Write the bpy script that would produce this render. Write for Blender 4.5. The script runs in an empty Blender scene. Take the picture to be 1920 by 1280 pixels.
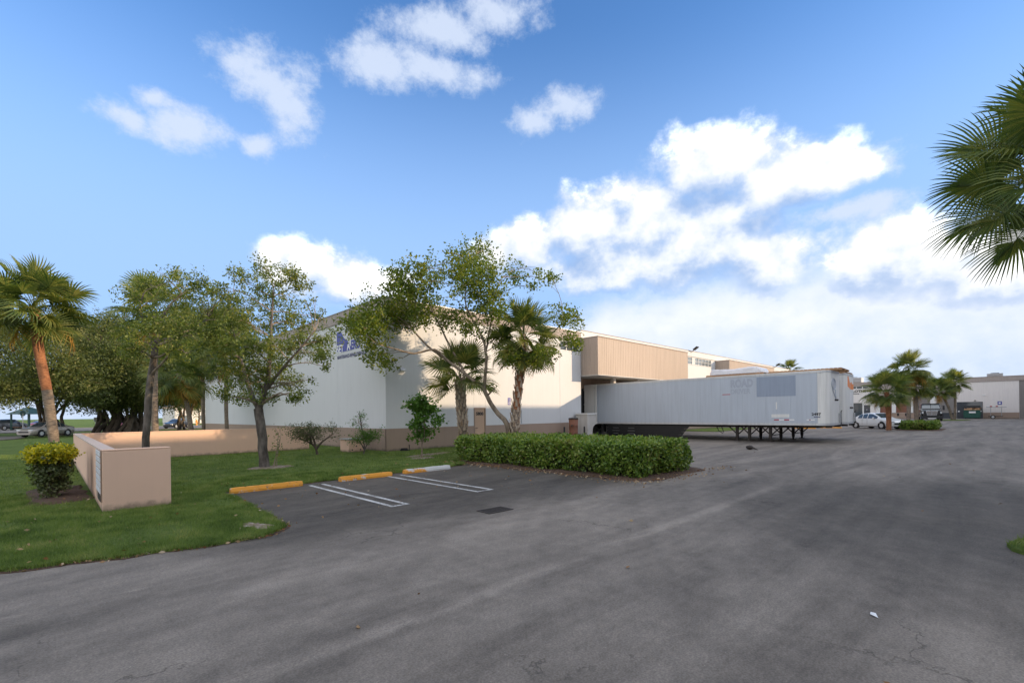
import bpy, bmesh, math, random
import numpy as np
from mathutils import Vector, Matrix, Euler

SC = bpy.context.scene
COL = SC.collection
R = math.radians
rnd = random.Random(7)
rng = np.random.default_rng(11)

# ------------------------------------------------------------------ camera
FWD = (0.70114, 0.71302)          # horizontal viewing direction (x runs along the lit warehouse wall)
RGT = (0.71302, -0.70114)
cam_d = bpy.data.cameras.new('camera')
cam = bpy.data.objects.new('camera', cam_d)
COL.objects.link(cam)
cam_d.sensor_width = 36.0
cam_d.lens = 36.0 * 885.0 / 1920.0
cam_d.shift_y = 134.5 / 1920.0
cam_d.clip_start = 0.05
cam_d.clip_end = 5000
cam.matrix_world = (Matrix.Translation((0, 0, 1.8)) @ Matrix.Rotation(math.atan2(-FWD[0], FWD[1]), 4, 'Z')
                    @ Matrix.Rotation(R(90), 4, 'X') @ Matrix.Rotation(-0.0115, 4, 'Z'))
SC.camera = cam

# ------------------------------------------------------------------ node helper
class NB:
    def __init__(self, tree):
        self.t = tree
    def node(self, kind, **kw):
        n = self.t.nodes.new(kind)
        for k, v in kw.items():
            setattr(n, k, v)
        return n
    def put(self, sock, v):
        if isinstance(v, bpy.types.NodeSocket):
            self.t.links.new(v, sock)
        elif v is not None:
            if hasattr(sock.default_value, '__len__') and not hasattr(v, '__len__'):
                v = (v,) * len(sock.default_value)
            if hasattr(v, '__len__') and len(sock.default_value) == 4 and len(v) == 3:
                v = (*v, 1.0)
            sock.default_value = v
    def m(self, op, a, b=None, c=None, clamp=False):
        n = self.node('ShaderNodeMath', operation=op, use_clamp=clamp)
        self.put(n.inputs[0], a); self.put(n.inputs[1], b); self.put(n.inputs[2], c)
        return n.outputs[0]
    def vm(self, op, a, b=None, scale=None):
        n = self.node('ShaderNodeVectorMath', operation=op)
        self.put(n.inputs[0], a)
        if b is not None: self.put(n.inputs[1], b)
        if scale is not None: self.put(n.inputs['Scale'], scale)
        return n.outputs['Value'] if op in ('LENGTH', 'DOT_PRODUCT', 'DISTANCE') else n.outputs[0]
    def mix(self, f, a, b, blend='MIX'):
        n = self.node('ShaderNodeMix', data_type='RGBA', blend_type=blend)
        n.clamp_factor = True
        self.put(n.inputs[0], f); self.put(n.inputs[6], a); self.put(n.inputs[7], b)
        return n.outputs[2]
    def noise(self, vec, scale, detail=4, rough=.55, dist=0, out=0):
        n = self.node('ShaderNodeTexNoise')
        self.put(n.inputs['Vector'], vec)
        n.inputs['Scale'].default_value = scale; n.inputs['Detail'].default_value = detail
        n.inputs['Roughness'].default_value = rough; n.inputs['Distortion'].default_value = dist
        return n.outputs[out]
    def ss(self, x, lo, hi, a=0., b=1.):
        n = self.node('ShaderNodeMapRange', interpolation_type='SMOOTHSTEP')
        self.put(n.inputs[0], x)
        for i, v in enumerate((lo, hi, a, b)): self.put(n.inputs[i + 1], v)
        return n.outputs[0]
    def lin(self, x, lo, hi, a=0., b=1.):
        n = self.node('ShaderNodeMapRange')
        self.put(n.inputs[0], x)
        for i, v in enumerate((lo, hi, a, b)): self.put(n.inputs[i + 1], v)
        return n.outputs[0]
    def ramp(self, x, stops):
        n = self.node('ShaderNodeValToRGB')
        e = n.color_ramp.elements
        while len(e) < len(stops): e.new(.5)
        for q, (p, c) in zip(e, stops):
            q.position = p; q.color = (*c, 1)
        self.put(n.inputs[0], x)
        return n.outputs[0]

# ------------------------------------------------------------------ sun, sky, exposure
SUN_EL, SUN_PHI = R(12.3), R(36.0)         # low evening sun, to the right and slightly behind the viewer
SUN = Vector((math.sin(SUN_PHI) * math.cos(SUN_EL), -math.cos(SUN_PHI) * math.cos(SUN_EL), math.sin(SUN_EL)))
ld = bpy.data.lights.new('sun', 'SUN'); ld.energy = 2.0; ld.angle = R(0.6); ld.color = (.98, .73, .47)
lo = bpy.data.objects.new('sun', ld); COL.objects.link(lo)
lo.rotation_euler = SUN.to_track_quat('Z', 'Y').to_euler()
lo.location = (30, -40, 40)

world = bpy.data.worlds.new('World'); SC.world = world; world.use_nodes = True
wt = world.node_tree
for n in list(wt.nodes): wt.nodes.remove(n)
w = NB(wt)
out = w.node('ShaderNodeOutputWorld'); bg = w.node('ShaderNodeBackground')
sky = w.node('ShaderNodeTexSky', sky_type='NISHITA')
sky.sun_disc = False; sky.sun_elevation = SUN_EL; sky.sun_rotation = math.atan2(SUN.x, SUN.y)
sky.altitude = 0; sky.air_density = 1.0; sky.dust_density = .4; sky.ozone_density = 3.0
SKY_STRENGTH = .142
tc = w.node('ShaderNodeTexCoord'); D = tc.outputs['Generated']
# (azimuth from the viewing heading, elevation, half widths) of the clouds, radians
WISP = [(-0.257,0.623,0.116,0.04),(-0.148,0.668,0.121,0.034),(-0.024,0.706,0.09,0.029),(-0.138,0.612,0.121,0.026),(-0.482,0.57,0.084,0.043),(-0.437,0.535,0.056,0.057),(-0.595,0.465,0.066,0.034),(-0.685,0.461,0.044,0.025),(-0.492,0.46,0.031,0.024),(0.12,0.568,0.083,0.03),(0.052,0.546,0.051,0.021),(-0.636,0.49,0.044,0.014),(0.629,0.328,0.081,0.021),(0.659,0.395,0.042,0.03)]
CUM = [(0.42,0.451,0.122,0.058),(0.535,0.403,0.125,0.049),(0.623,0.397,0.052,0.035),(0.183,0.364,0.114,0.077),(0.3,0.372,0.123,0.075),(0.4,0.322,0.134,0.079),(0.491,0.271,0.079,0.065),(0.268,0.288,0.198,0.05),(0.027,0.336,0.084,0.06),(-0.03,0.321,0.056,0.051),(0.658,0.251,0.092,0.063),(0.724,0.221,0.09,0.056),(0.82,0.206,0.12,0.053),(-0.422,0.275,0.085,0.05),(-0.467,0.29,0.045,0.03),(-0.314,0.258,0.102,0.05),(-0.241,0.258,0.064,0.041)]

def mad(v, mul, add):
    n = w.node('ShaderNodeVectorMath', operation='MULTIPLY_ADD')
    w.put(n.inputs[0], v); w.put(n.inputs[1], mul); w.put(n.inputs[2], add)
    return n.outputs[0]
def field(blobs, pp, k):                    # 1 at a blob's heart, 0 on its rim
    acc = None
    for a, e, ra, re in blobs:
        l = w.vm('LENGTH', mad(pp, (1 / ra, 1 / re, 0), (-a / ra, -e / re, 0)))
        acc = l if acc is None else w.m('SMOOTH_MIN', acc, l, k)
    return w.m('SUBTRACT', 1.0, acc)
dn = w.vm('NORMALIZE', D)
sep = w.node('ShaderNodeSeparateXYZ'); w.put(sep.inputs[0], dn)
az = w.m('ARCTAN2', w.vm('DOT_PRODUCT', dn, (RGT[0], RGT[1], 0)), w.vm('DOT_PRODUCT', dn, (FWD[0], FWD[1], 0)))
el = w.m('ARCSINE', sep.outputs[2])
cb = w.node('ShaderNodeCombineXYZ'); w.put(cb.inputs[0], az); w.put(cb.inputs[1], el)
st = w.vm('MULTIPLY', dn, (1, 1, 1.25))
warp = w.noise(st, 9, 2, .5, out=1)
p = w.vm('ADD', mad(warp, (.07, .05, 0), (-.035, -.025, 0)), cb.outputs[0])
billow = w.noise(st, 17, 7, .61)
billow2 = w.noise(mad(dn, (1, 1, 1.25), (.010, -.012, .042)), 17, 3, .52)
# unseen broken cloud added outside the picture to lift and whiten the fill
broken = w.m('MULTIPLY_ADD', w.noise(st, 2.3, 2, .5), 9, -3.95)
away = w.m('MAXIMUM', w.ss(w.m('ABSOLUTE', az), .90, 1.15), w.ss(el, .80, .95))
broken = w.m('ADD', broken, w.m('MULTIPLY_ADD', away, 6, -6))
fb0 = w.m('MAXIMUM', field(CUM, p, .25), broken)
fb1 = w.m('MAXIMUM', field(CUM, w.vm('ADD', p, (.018, .060, 0)), .25), w.m('SUBTRACT', broken, .95))  # offset keeps the added cloud bright for more fill light
fc = w.m('ADD', fb0, w.m('MULTIPLY_ADD', billow, 1.25, -.42))
# the low bank above the roofs, thin to the left
top = w.m('MULTIPLY_ADD', w.ss(az, -.1, .22), .085, .15)
left = w.m('MULTIPLY', w.ss(az, .35, -.1), w.ss(az, -1.6, -1.0))  # bank runs full again out of view, added to whiten the fill
bank = w.m('SUBTRACT', w.m('MULTIPLY', w.m('SUBTRACT', top, w.m('ADD', el, w.m('MULTIPLY_ADD', billow, .09, -.045))), 16), left)
fw = w.m('ADD', field(WISP, p, .4), w.m('MULTIPLY_ADD', w.noise(st, 20, 6, .70), 2.1, -.92))
lit = w.m('ADD', w.m('MULTIPLY_ADD', w.m('SUBTRACT', fb0, fb1), .46, .43), w.m('MULTIPLY', w.m('SUBTRACT', billow, billow2), 1.25), clamp=True)
lit = w.m('MAXIMUM', lit, w.ss(fc, .28, .0, 0, .5))
nish = w.vm('SCALE', sky.outputs[0], scale=SKY_STRENGTH)
skyc = w.vm('MULTIPLY', nish, (.62, .82, 1.03))
G = .475                                     # cloud radiance against the sky's
def cg(*c): return tuple(q * G for q in c)
skyc = w.mix(w.ss(el, .72, .24, 0, .94), skyc, cg(.375, .585, .96))      # pale humid air towards the horizon
c_cum = w.ramp(lit, [(.0, cg(.33, .48, .77)), (.30, cg(.52, .64, .86)), (.50, cg(.76, .83, .94)), (.74, cg(.97, .98, 1.01)), (1.0, cg(1.75, 1.75, 1.75))])
c_bank = w.mix(w.m('MULTIPLY_ADD', w.m('SUBTRACT', billow, billow2), .8, w.ss(el, .0, .22, .15, .85), clamp=True), cg(.58, .70, .90), cg(.93, .95, 1.0))
col = w.mix(w.m('MULTIPLY', w.ss(bank, -.6, .8), .93), skyc, c_bank)
col = w.mix(w.m('MULTIPLY', w.ss(fw, -.10, .95), .88), col, cg(.66, .75, .92))
col = w.mix(w.m('MULTIPLY', w.ss(fc, -.05, .66), .97), col, c_cum)
wt.links.new(col, bg.inputs[0]); bg.inputs[1].default_value = 1.0
wt.links.new(bg.outputs[0], out.inputs[0])

world.cycles.sampling_method = 'MANUAL'; world.cycles.sample_map_resolution = 256
SC.cycles.max_bounces = 4; SC.cycles.diffuse_bounces = 2; SC.cycles.glossy_bounces = 2; SC.cycles.transmission_bounces = 2
SC.view_settings.view_transform = 'Standard'
SC.view_settings.look = 'None'
SC.view_settings.gamma = 1.0
SC.view_settings.use_curve_mapping = False
SC.view_settings.exposure = 1.22

# ------------------------------------------------------------------ object helpers
def tag(o, label=None, cat=None, group=None, kind=None):
    if label: o['label'] = label
    if cat: o['category'] = cat
    if group: o['group'] = group
    if kind: o['kind'] = kind
    return o
def empty(name, loc, rz=0, label=None, cat=None, group=None):
    o = bpy.data.objects.new(name, None); COL.objects.link(o)
    o.empty_display_size = .2
    o.location = loc; o.rotation_euler = (0, 0, rz)
    return tag(o, label, cat, group)
def wl(o):
    v = Vector((0, 0, 0))
    while o is not None:
        v += o.location; o = o.parent
    return v
def link(name, me, mat=None, parent=None, loc=None, rot=None):
    o = bpy.data.objects.new(name, me); COL.objects.link(o)
    if mat is not None and len(me.materials) == 0: me.materials.append(mat)
    if parent is not None: o.parent = parent
    if loc is not None: o.location = loc
    if rot is not None: o.rotation_euler = rot
    return o
def np_mesh(name, verts, faces, smooth=False):
    me = bpy.data.meshes.new(name)
    verts = np.asarray(verts, dtype=np.float32); faces = np.asarray(faces, dtype=np.int32)
    k = faces.shape[1]
    me.vertices.add(len(verts)); me.vertices.foreach_set('co', verts.ravel())
    me.loops.add(faces.size); me.loops.foreach_set('vertex_index', faces.ravel())
    me.polygons.add(len(faces))
    me.polygons.foreach_set('loop_start', np.arange(0, faces.size, k, dtype=np.int32))
    me.update(calc_edges=True)
    if smooth: me.polygons.foreach_set('use_smooth', np.ones(len(faces), dtype=bool))
    return me
class MB:
    """collects simple shapes; build() links them as ONE mesh object"""
    def __init__(self): self.v = []; self.f = []
    def add(self, vs, fs):
        b = len(self.v); self.v += [tuple(q) for q in vs]; self.f += [tuple(i + b for i in q) for q in fs]; return self
    def box(self, a, b):
        (x0, y0, z0), (x1, y1, z1) = a, b
        x0, x1 = min(x0, x1), max(x0, x1); y0, y1 = min(y0, y1), max(y0, y1); z0, z1 = min(z0, z1), max(z0, z1)
        return self.add([(x0,y0,z0),(x1,y0,z0),(x1,y1,z0),(x0,y1,z0),(x0,y0,z1),(x1,y0,z1),(x1,y1,z1),(x0,y1,z1)],
                        [(0,3,2,1),(4,5,6,7),(0,1,5,4),(1,2,6,5),(2,3,7,6),(3,0,4,7)])
    def cbox(self, c, s):
        return self.box([c[i] - s[i] / 2 for i in range(3)], [c[i] + s[i] / 2 for i in range(3)])
    def prism(self, poly, axis, a, b):
        """poly: 2D outline in the two other axes, extruded along axis from a to b"""
        n = len(poly)
        def P(p, t):
            return {'x': (t, p[0], p[1]), 'y': (p[0], t, p[1]), 'z': (p[0], p[1], t)}[axis]
        vs = [P(p, a) for p in poly] + [P(p, b) for p in poly]
        fs = [tuple(range(n)), tuple(range(2 * n - 1, n - 1, -1))] + [(i, i + n, (i + 1) % n + n, (i + 1) % n) for i in range(n)]
        return self.add(vs, fs)
    def tube(self, pts, rad, seg=8, caps=True, squash=1.0):
        pts = [Vector(p) for p in pts]
        if not hasattr(rad, '__len__'): rad = [rad] * len(pts)
        b = len(self.v); ref = None
        for i, p in enumerate(pts):
            t = (pts[min(i + 1, len(pts) - 1)] - pts[max(i - 1, 0)])
            if t.length < 1e-9: t = Vector((0, 0, 1))
            t.normalize()
            if ref is None:
                ref = Vector((1, 0, 0)) if abs(t.x) < .8 else Vector((0, 1, 0))
            u = (ref - t * ref.dot(t)).normalized(); ref = u
            v = t.cross(u)
            for k in range(seg):
                a = 2 * math.pi * k / seg
                self.v.append(tuple(p + (u * math.cos(a) + v * math.sin(a) * squash) * rad[i]))
        for i in range(len(pts) - 1):
            for k in range(seg):
                k2 = (k + 1) % seg
                self.f.append((b + i * seg + k, b + i * seg + k2, b + (i + 1) * seg + k2, b + (i + 1) * seg + k))
        if caps:
            self.f.append(tuple(b + k for k in range(seg - 1, -1, -1)))
            self.f.append(tuple(b + (len(pts) - 1) * seg + k for k in range(seg)))
        return self
    def lathe(self, prof, origin, axis='z', seg=20):
        """prof: (radius, along axis)"""
        b = len(self.v); ox, oy, oz = origin
        for r, h in prof:
            for k in range(seg):
                a = 2 * math.pi * k / seg; c, s = r * math.cos(a), r * math.sin(a)
                self.v.append({'z': (ox + c, oy + s, oz + h), 'x': (ox + h, oy + c, oz + s), 'y': (ox + s, oy + h, oz + c)}[axis])
        for i in range(len(prof) - 1):
            for k in range(seg):
                k2 = (k + 1) % seg
                self.f.append((b + i * seg + k, b + i * seg + k2, b + (i + 1) * seg + k2, b + (i + 1) * seg + k))
        self.f.append(tuple(b + k for k in range(seg - 1, -1, -1)))
        self.f.append(tuple(b + (len(prof) - 1) * seg + k for k in range(seg)))
        return self
    def mesh(self, name, off=None, smooth=False, bevel=0):
        me = bpy.data.meshes.new(name)
        v = self.v if off is None else [(a - off[0], b - off[1], c - off[2]) for a, b, c in self.v]
        me.from_pydata(v, [], self.f); me.update()
        if bevel:
            bm = bmesh.new(); bm.from_mesh(me)
            bmesh.ops.remove_doubles(bm, verts=bm.verts, dist=1e-5)
            bmesh.ops.bevel(bm, geom=list(bm.edges), offset=bevel, segments=1, affect='EDGES', clamp_overlap=True)
            bm.to_mesh(me); bm.free()
        if smooth:
            me.polygons.foreach_set('use_smooth', np.ones(len(me.polygons), dtype=bool))
        return me
    def build(self, name, mat, parent=None, world=False, smooth=False, bevel=0):
        """world=True: vertices are world coordinates, whatever the (unrotated) parent's place"""
        off = wl(parent) if (world and parent is not None) else None
        return link(name, self.mesh(name, off, smooth, bevel), mat, parent)
def smooth_by_angle(o, deg=40):
    me = o.data
    me.polygons.foreach_set('use_smooth', np.ones(len(me.polygons), dtype=bool))
    try: me.set_sharp_from_angle(angle=R(deg))
    except Exception: pass
    return o
def struct(name, me, mat):
    return tag(link(name, me, mat), kind='structure')
def copy_tree(o, parent=None):
    c = o.copy(); COL.objects.link(c); c.parent = parent
    for ch in list(o.children): copy_tree(ch, c)
    return c
def text_mb(s, size, M4, bold=0.0, depth=0.0, sx=1.0, align='LEFT'):
    """lettering as geometry: returns an MB with the glyph faces placed by matrix M4"""
    cu = bpy.data.curves.new('lettering', 'FONT'); cu.body = s; cu.size = size; cu.offset = bold; cu.extrude = depth
    cu.align_x = align; cu.resolution_u = 3
    o = bpy.data.objects.new('lettering', cu); COL.objects.link(o)
    bpy.context.view_layer.update()
    me = bpy.data.meshes.new_from_object(o.evaluated_get(bpy.context.evaluated_depsgraph_get()))
    mb = MB(); mb.add([M4 @ Vector((q.co.x * sx, q.co.y, q.co.z)) for q in me.vertices], [tuple(p.vertices) for p in me.polygons])
    bpy.data.objects.remove(o); bpy.data.meshes.remove(me)
    return mb
def face_negx(x, y, z):      # lettering that reads on a surface facing -x (y runs right to left)
    return Matrix(((0, 0, -1, x), (-1, 0, 0, y), (0, 1, 0, z), (0, 0, 0, 1)))
def face_negy(x, y, z):
    return Matrix(((1, 0, 0, x), (0, 0, -1, y), (0, 1, 0, z), (0, 0, 0, 1)))

# ------------------------------------------------------------------ materials
def new_mat(name):
    m = bpy.data.materials.new(name); m.use_nodes = True
    t = m.node_tree
    for n in list(t.nodes): t.nodes.remove(n)
    nb = NB(t); o = nb.node('ShaderNodeOutputMaterial'); p = nb.node('ShaderNodeBsdfPrincipled')
    t.links.new(p.outputs[0], o.inputs[0])
    return m, nb, p, o
def bump(nb, p, h, strength=.3, dist=.01):
    b = nb.node('ShaderNodeBump'); b.inputs['Strength'].default_value = strength; b.inputs['Distance'].default_value = dist
    nb.put(b.inputs['Height'], h); nb.t.links.new(b.outputs[0], p.inputs['Normal'])
def mat(name, base, rough=.6, var=.12, scale=3., fine=40., fvar=.06, bmp=0., metal=0., spec=.5, streak=0., tint=None, coat=0., bd=.004, dirt=0.):
    m, nb, p, o = new_mat(name)
    co = nb.node('ShaderNodeTexCoord').outputs['Object']
    a = nb.noise(co, scale, 5, .6); b = nb.noise(co, fine, 3, .6)
    f = nb.m('ADD', nb.m('ADD', 1 - var - fvar, nb.m('MULTIPLY', a, 2 * var)), nb.m('MULTIPLY', b, 2 * fvar))
    if streak:
        s = nb.noise(nb.vm('MULTIPLY', co, (3.5, 3.5, .18)), 2.2, 5, .65)
        f = nb.m('MULTIPLY', f, nb.ss(s, .35, .75, 1 + streak * .3, 1 - streak))
    n = nb.node('ShaderNodeVectorMath', operation='SCALE'); nb.put(n.inputs[0], (*base,)); nb.put(n.inputs['Scale'], f)
    c = n.outputs[0]
    if dirt:                                        # splashed dirt and algae along the foot of the wall, ragged upper edge
        z = nb.node('ShaderNodeSeparateXYZ'); nb.put(z.inputs[0], nb.node('ShaderNodeNewGeometry').outputs['Position'])
        hgt = nb.m('SUBTRACT', z.outputs[2], nb.m('MULTIPLY', nb.noise(co, 4.5, 6, .7), .34))
        c = nb.mix(nb.m('MULTIPLY', nb.ss(hgt, .02, -.16), dirt), c, (.085, .075, .055))
        c = nb.mix(nb.m('MULTIPLY', nb.ss(nb.noise(nb.vm('MULTIPLY', co, (1, 1, .5)), .9, 6, .7), .56, .72), dirt * .35), c, (base[0] * .72, base[1] * .70, base[2] * .66))
    if tint: c = nb.mix(nb.ss(nb.noise(co, scale * 1.7, 5, .65), .5, .75), c, tint)
    nb.put(p.inputs['Base Color'], c)
    nb.put(p.inputs['Roughness'], nb.m('ADD', rough - .06, nb.m('MULTIPLY', a, .12)))
    p.inputs['Metallic'].default_value = metal; p.inputs['Specular IOR Level'].default_value = spec
    p.inputs['Coat Weight'].default_value = coat
    if bmp: bump(nb, p, nb.m('ADD', b, nb.m('MULTIPLY', a, .6)), bmp, bd)
    return m
def leaf_mat(name, cols, trans=.35, rough=.45, spec=.35, nw=.35, ns=1.1):
    m, nb, p, o = new_mat(name)
    g = nb.node('ShaderNodeNewGeometry').outputs['Random Per Island']
    co = nb.node('ShaderNodeTexCoord').outputs['Object']
    x = nb.m('ADD', nb.m('MULTIPLY', g, 1 - nw), nb.m('MULTIPLY', nb.ss(nb.noise(co, ns, 4, .6), .3, .7), nw))
    c = nb.ramp(x, [(i / (len(cols) - 1), q) for i, q in enumerate(cols)])
    nb.put(p.inputs['Base Color'], c); p.inputs['Roughness'].default_value = rough; p.inputs['Specular IOR Level'].default_value = spec
    tr = nb.node('ShaderNodeBsdfTranslucent'); nb.put(tr.inputs[0], nb.mix(1, c, (1.25, 1.25, .55), 'MULTIPLY'))
    ms = nb.node('ShaderNodeMixShader'); ms.inputs[0].default_value = trans
    nb.t.links.new(p.outputs[0], ms.inputs[1]); nb.t.links.new(tr.outputs[0], ms.inputs[2]); nb.t.links.new(ms.outputs[0], o.inputs[0])
    return m
def bark_mat(name, c1, c2, rings=False, sc=6.):
    m, nb, p, o = new_mat(name)
    co = nb.node('ShaderNodeTexCoord').outputs['Object']
    v = nb.vm('MULTIPLY', co, (1, 1, 6.0 if rings else .35))
    a = nb.noise(v, sc, 6, .65); b = nb.noise(co, 1.3, 3)
    c = nb.mix(nb.ss(nb.m('ADD', nb.m('MULTIPLY', a, .75), nb.m('MULTIPLY', b, .25)), .35, .66), c1, c2)
    nb.put(p.inputs['Base Color'], c); p.inputs['Roughness'].default_value = .9; p.inputs['Specular IOR Level'].default_value = .2
    bump(nb, p, a, .9, .03)
    return m
def glass_mat(name, c, rough=.06):
    return mat(name, c, rough, .05, 2, 20, 0, spec=.8, coat=.3)

M = {}
M['stucco'] = mat('cream painted stucco', (.645, .65, .66), .85, .045, .35, 70, .03, .25, streak=.03, dirt=.35)
M['band'] = mat('taupe painted stucco', (.345, .255, .20), .85, .07, .8, 60, .05, .25, streak=.05, dirt=.7)
M['parapet'] = mat('grey taupe fascia', (.37, .315, .285), .8, .06, .7, 50, .04, .15, streak=.1)
M['tanwall'] = mat('tan painted masonry', (.74, .50, .37), .88, .06, .9, 55, .04, .4, streak=.015, dirt=.7)
M['tancap'] = mat('weathered wall cap', (.56, .45, .39), .9, .14, 2.5, 45, .06, .3)
M['metal_clad'] = mat('taupe ribbed cladding', (.40, .32, .262), .55, .06, .6, 30, .02, streak=.12)
M['white'] = mat('white paint', (.74, .74, .73), .55, .05, 1.2, 40, .03, streak=.08)
M['whitewall'] = mat('off white wall', (.74, .69, .66), .85, .04, .4, 40, .03, .1, streak=.06)
M['concrete'] = mat('pale concrete', (.52, .50, .475), .9, .12, 1.6, 60, .06, .3, streak=.12)
M['darkrecess'] = mat('dark dock door', (.035, .036, .04), .7, .2, 2, 20, .1)
M['doorbeige'] = mat('beige door paint', (.50, .34, .235), .6, .05, 1, 40, .03)
M['dockdoor'] = mat('grey brown roller door', (.21, .19, .18), .6, .08, 1, 30, .04, streak=.12)
M['black'] = mat('black paint', (.015, .015, .017), .5, .2, 3, 40, .1)
M['steel'] = mat('dark rusty steel', (.035, .028, .025), .8, .3, 4, 40, .15, .4)
M['galv'] = mat('galvanised metal', (.42, .43, .44), .5, .12, 3, 40, .05, metal=.6)
M['alu'] = mat('bare aluminium trim', (.58, .59, .60), .5, .1, 3, 40, .05, metal=.4, streak=.12)
M['trailer'] = mat('grey white trailer skin', (.475, .525, .595), .5, .05, .8, 30, .02, streak=.08, spec=.4)
M['trailerpatch'] = mat('blue grey overpaint', (.29, .345, .44), .55, .06, 1.5, 30, .02, streak=.08)
M['ghost'] = mat('faded lettering', (.385, .425, .50), .55, .15, 6, 40, .1)
M['nose'] = mat('white trailer nose', (.74, .74, .72), .5, .05, 1, 40, .03, streak=.14)
M['rubber'] = mat('tyre rubber', (.018, .018, .019), .85, .15, 5, 60, .1)
M['wood'] = mat('weathered timber', (.42, .245, .13), .8, .25, 5, 60, .1, .4)
M['wrap'] = mat('white plastic wrap', (.80, .78, .80), .25, .08, 6, 30, .05, .5, spec=.7, bd=.03)
M['yellow'] = None
M['red'] = mat('red reflective tape', (.45, .03, .05), .4, .1)
M['orange'] = mat('orange paint', (.85, .25, .05), .5, .12, 5)
M['blue'] = mat('blue sign paint', (.035, .05, .30), .45, .05)
M['signwhite'] = mat('white sign face', (.80, .80, .80), .45, .03)
M['navy'] = mat('navy lettering', (.06, .065, .16), .5, .05)
M['glass'] = glass_mat('dark window glass', (.05, .065, .075))
M['glasspale'] = glass_mat('pale window glass', (.16, .19, .21), .12)
M['chrome'] = mat('chrome', (.75, .76, .78), .14, .03, metal=1.)
M['carwhite'] = mat('white car paint', (.74, .76, .78), .3, .02, 1, 40, 0, coat=.6)
M['carsilver'] = mat('silver beige car paint', (.40, .36, .33), .35, .03, 1, 40, 0, metal=.3, coat=.6)
M['carblack'] = mat('black car paint', (.012, .013, .016), .25, .05, 1, 40, 0, coat=.8)
M['cargrey'] = mat('dark blue grey car paint', (.04, .047, .06), .3, .05, 1, 40, 0, coat=.8)
M['carred'] = mat('red car paint', (.28, .012, .03), .3, .05, 1, 40, 0, coat=.8)
M['lamp'] = mat('clear lamp lens', (.7, .72, .74), .15, .02, spec=.8)
M['taillamp'] = mat('red lamp lens', (.4, .01, .015), .2, .02, spec=.8)
M['dumpster'] = mat('green dumpster paint', (.018, .085, .065), .6, .15, 3, 30, .08, streak=.2)
M['cardboard'] = mat('cardboard', (.48, .28, .155), .85, .12, 5)
M['greenroof'] = mat('dark green metal roof', (.015, .06, .05), .5, .1)
M['brick'] = mat('rust brown metal', (.22, .095, .06), .8, .25, 6, 40, .12, .4)
M['mulch'] = mat('brown mulch', (.10, .058, .038), .95, .35, 9, 60, .3, 1., tint=(.17, .12, .09), bd=.03)
M['dirt'] = mat('bare sandy soil', (.22, .17, .12), .95, .25, 5, 60, .15, .8, tint=(.48, .44, .40), bd=.02)
M['plate'] = mat('white directory plate', (.72, .74, .78), .4, .03)
M['leafA'] = leaf_mat('olive leaves', [(.060, .098, .026), (.115, .165, .038), (.185, .225, .05), (.32, .29, .08)], .42)
M['leafB'] = leaf_mat('bright green leaves', [(.045, .085, .014), (.10, .155, .020), (.17, .21, .026), (.28, .26, .04)], .45)
M['leafH'] = leaf_mat('glossy hedge leaves', [(.040, .090, .014), (.090, .170, .024), (.155, .25, .036), (.26, .34, .06), (.27, .20, .09)], .28, .35, .5)
M['leafF'] = leaf_mat('dark fig leaves', [(.034, .054, .018), (.078, .108, .033), (.145, .17, .052), (.26, .24, .085)], .40, nw=.5, ns=.35)
M['leafS'] = leaf_mat('young tree leaves', [(.045, .11, .018), (.085, .185, .028), (.14, .25, .042)], .35)
M['leafY'] = leaf_mat('yellow variegated leaves', [(.16, .22, .02), (.55, .48, .03), (.78, .60, .03)], .35)
M['leafG'] = leaf_mat('grey green shrub leaves', [(.055, .080, .028), (.095, .120, .045), (.15, .165, .07)], .25)
M['frond'] = leaf_mat('palm frond', [(.042, .072, .024), (.080, .125, .034), (.135, .18, .044), (.22, .23, .06)], .35, .42, .4)
M['frondlit'] = leaf_mat('sunlit yellow green palm frond', [(.070, .105, .030), (.125, .165, .042), (.20, .225, .058), (.32, .29, .085)], .4, .45, .35)  # lit copy of the palm frond, sunlight put into its colour
M['frondold'] = leaf_mat('dry palm frond', [(.22, .12, .03), (.36, .20, .045), (.46, .30, .09)], .25, .7, .2)
M['palmbark'] = bark_mat('palm trunk', (.12, .095, .075), (.34, .27, .21), True, 7)
M['palmred'] = bark_mat('reddish palm trunk', (.18, .075, .04), (.44, .20, .10), True, 7)
M['boot'] = bark_mat('palm boots', (.26, .17, .11), (.62, .52, .42), False, 9)
M['bark'] = bark_mat('grey bark', (.065, .055, .048), (.19, .165, .145))
M['barkpale'] = bark_mat('pale bark', (.16, .12, .09), (.36, .29, .22))
M['barkdark'] = bark_mat('dark fig bark', (.055, .045, .037), (.20, .155, .115), False, 1.4)
M['twig'] = bark_mat('shrub stems', (.10, .075, .055), (.24, .19, .15))

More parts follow.
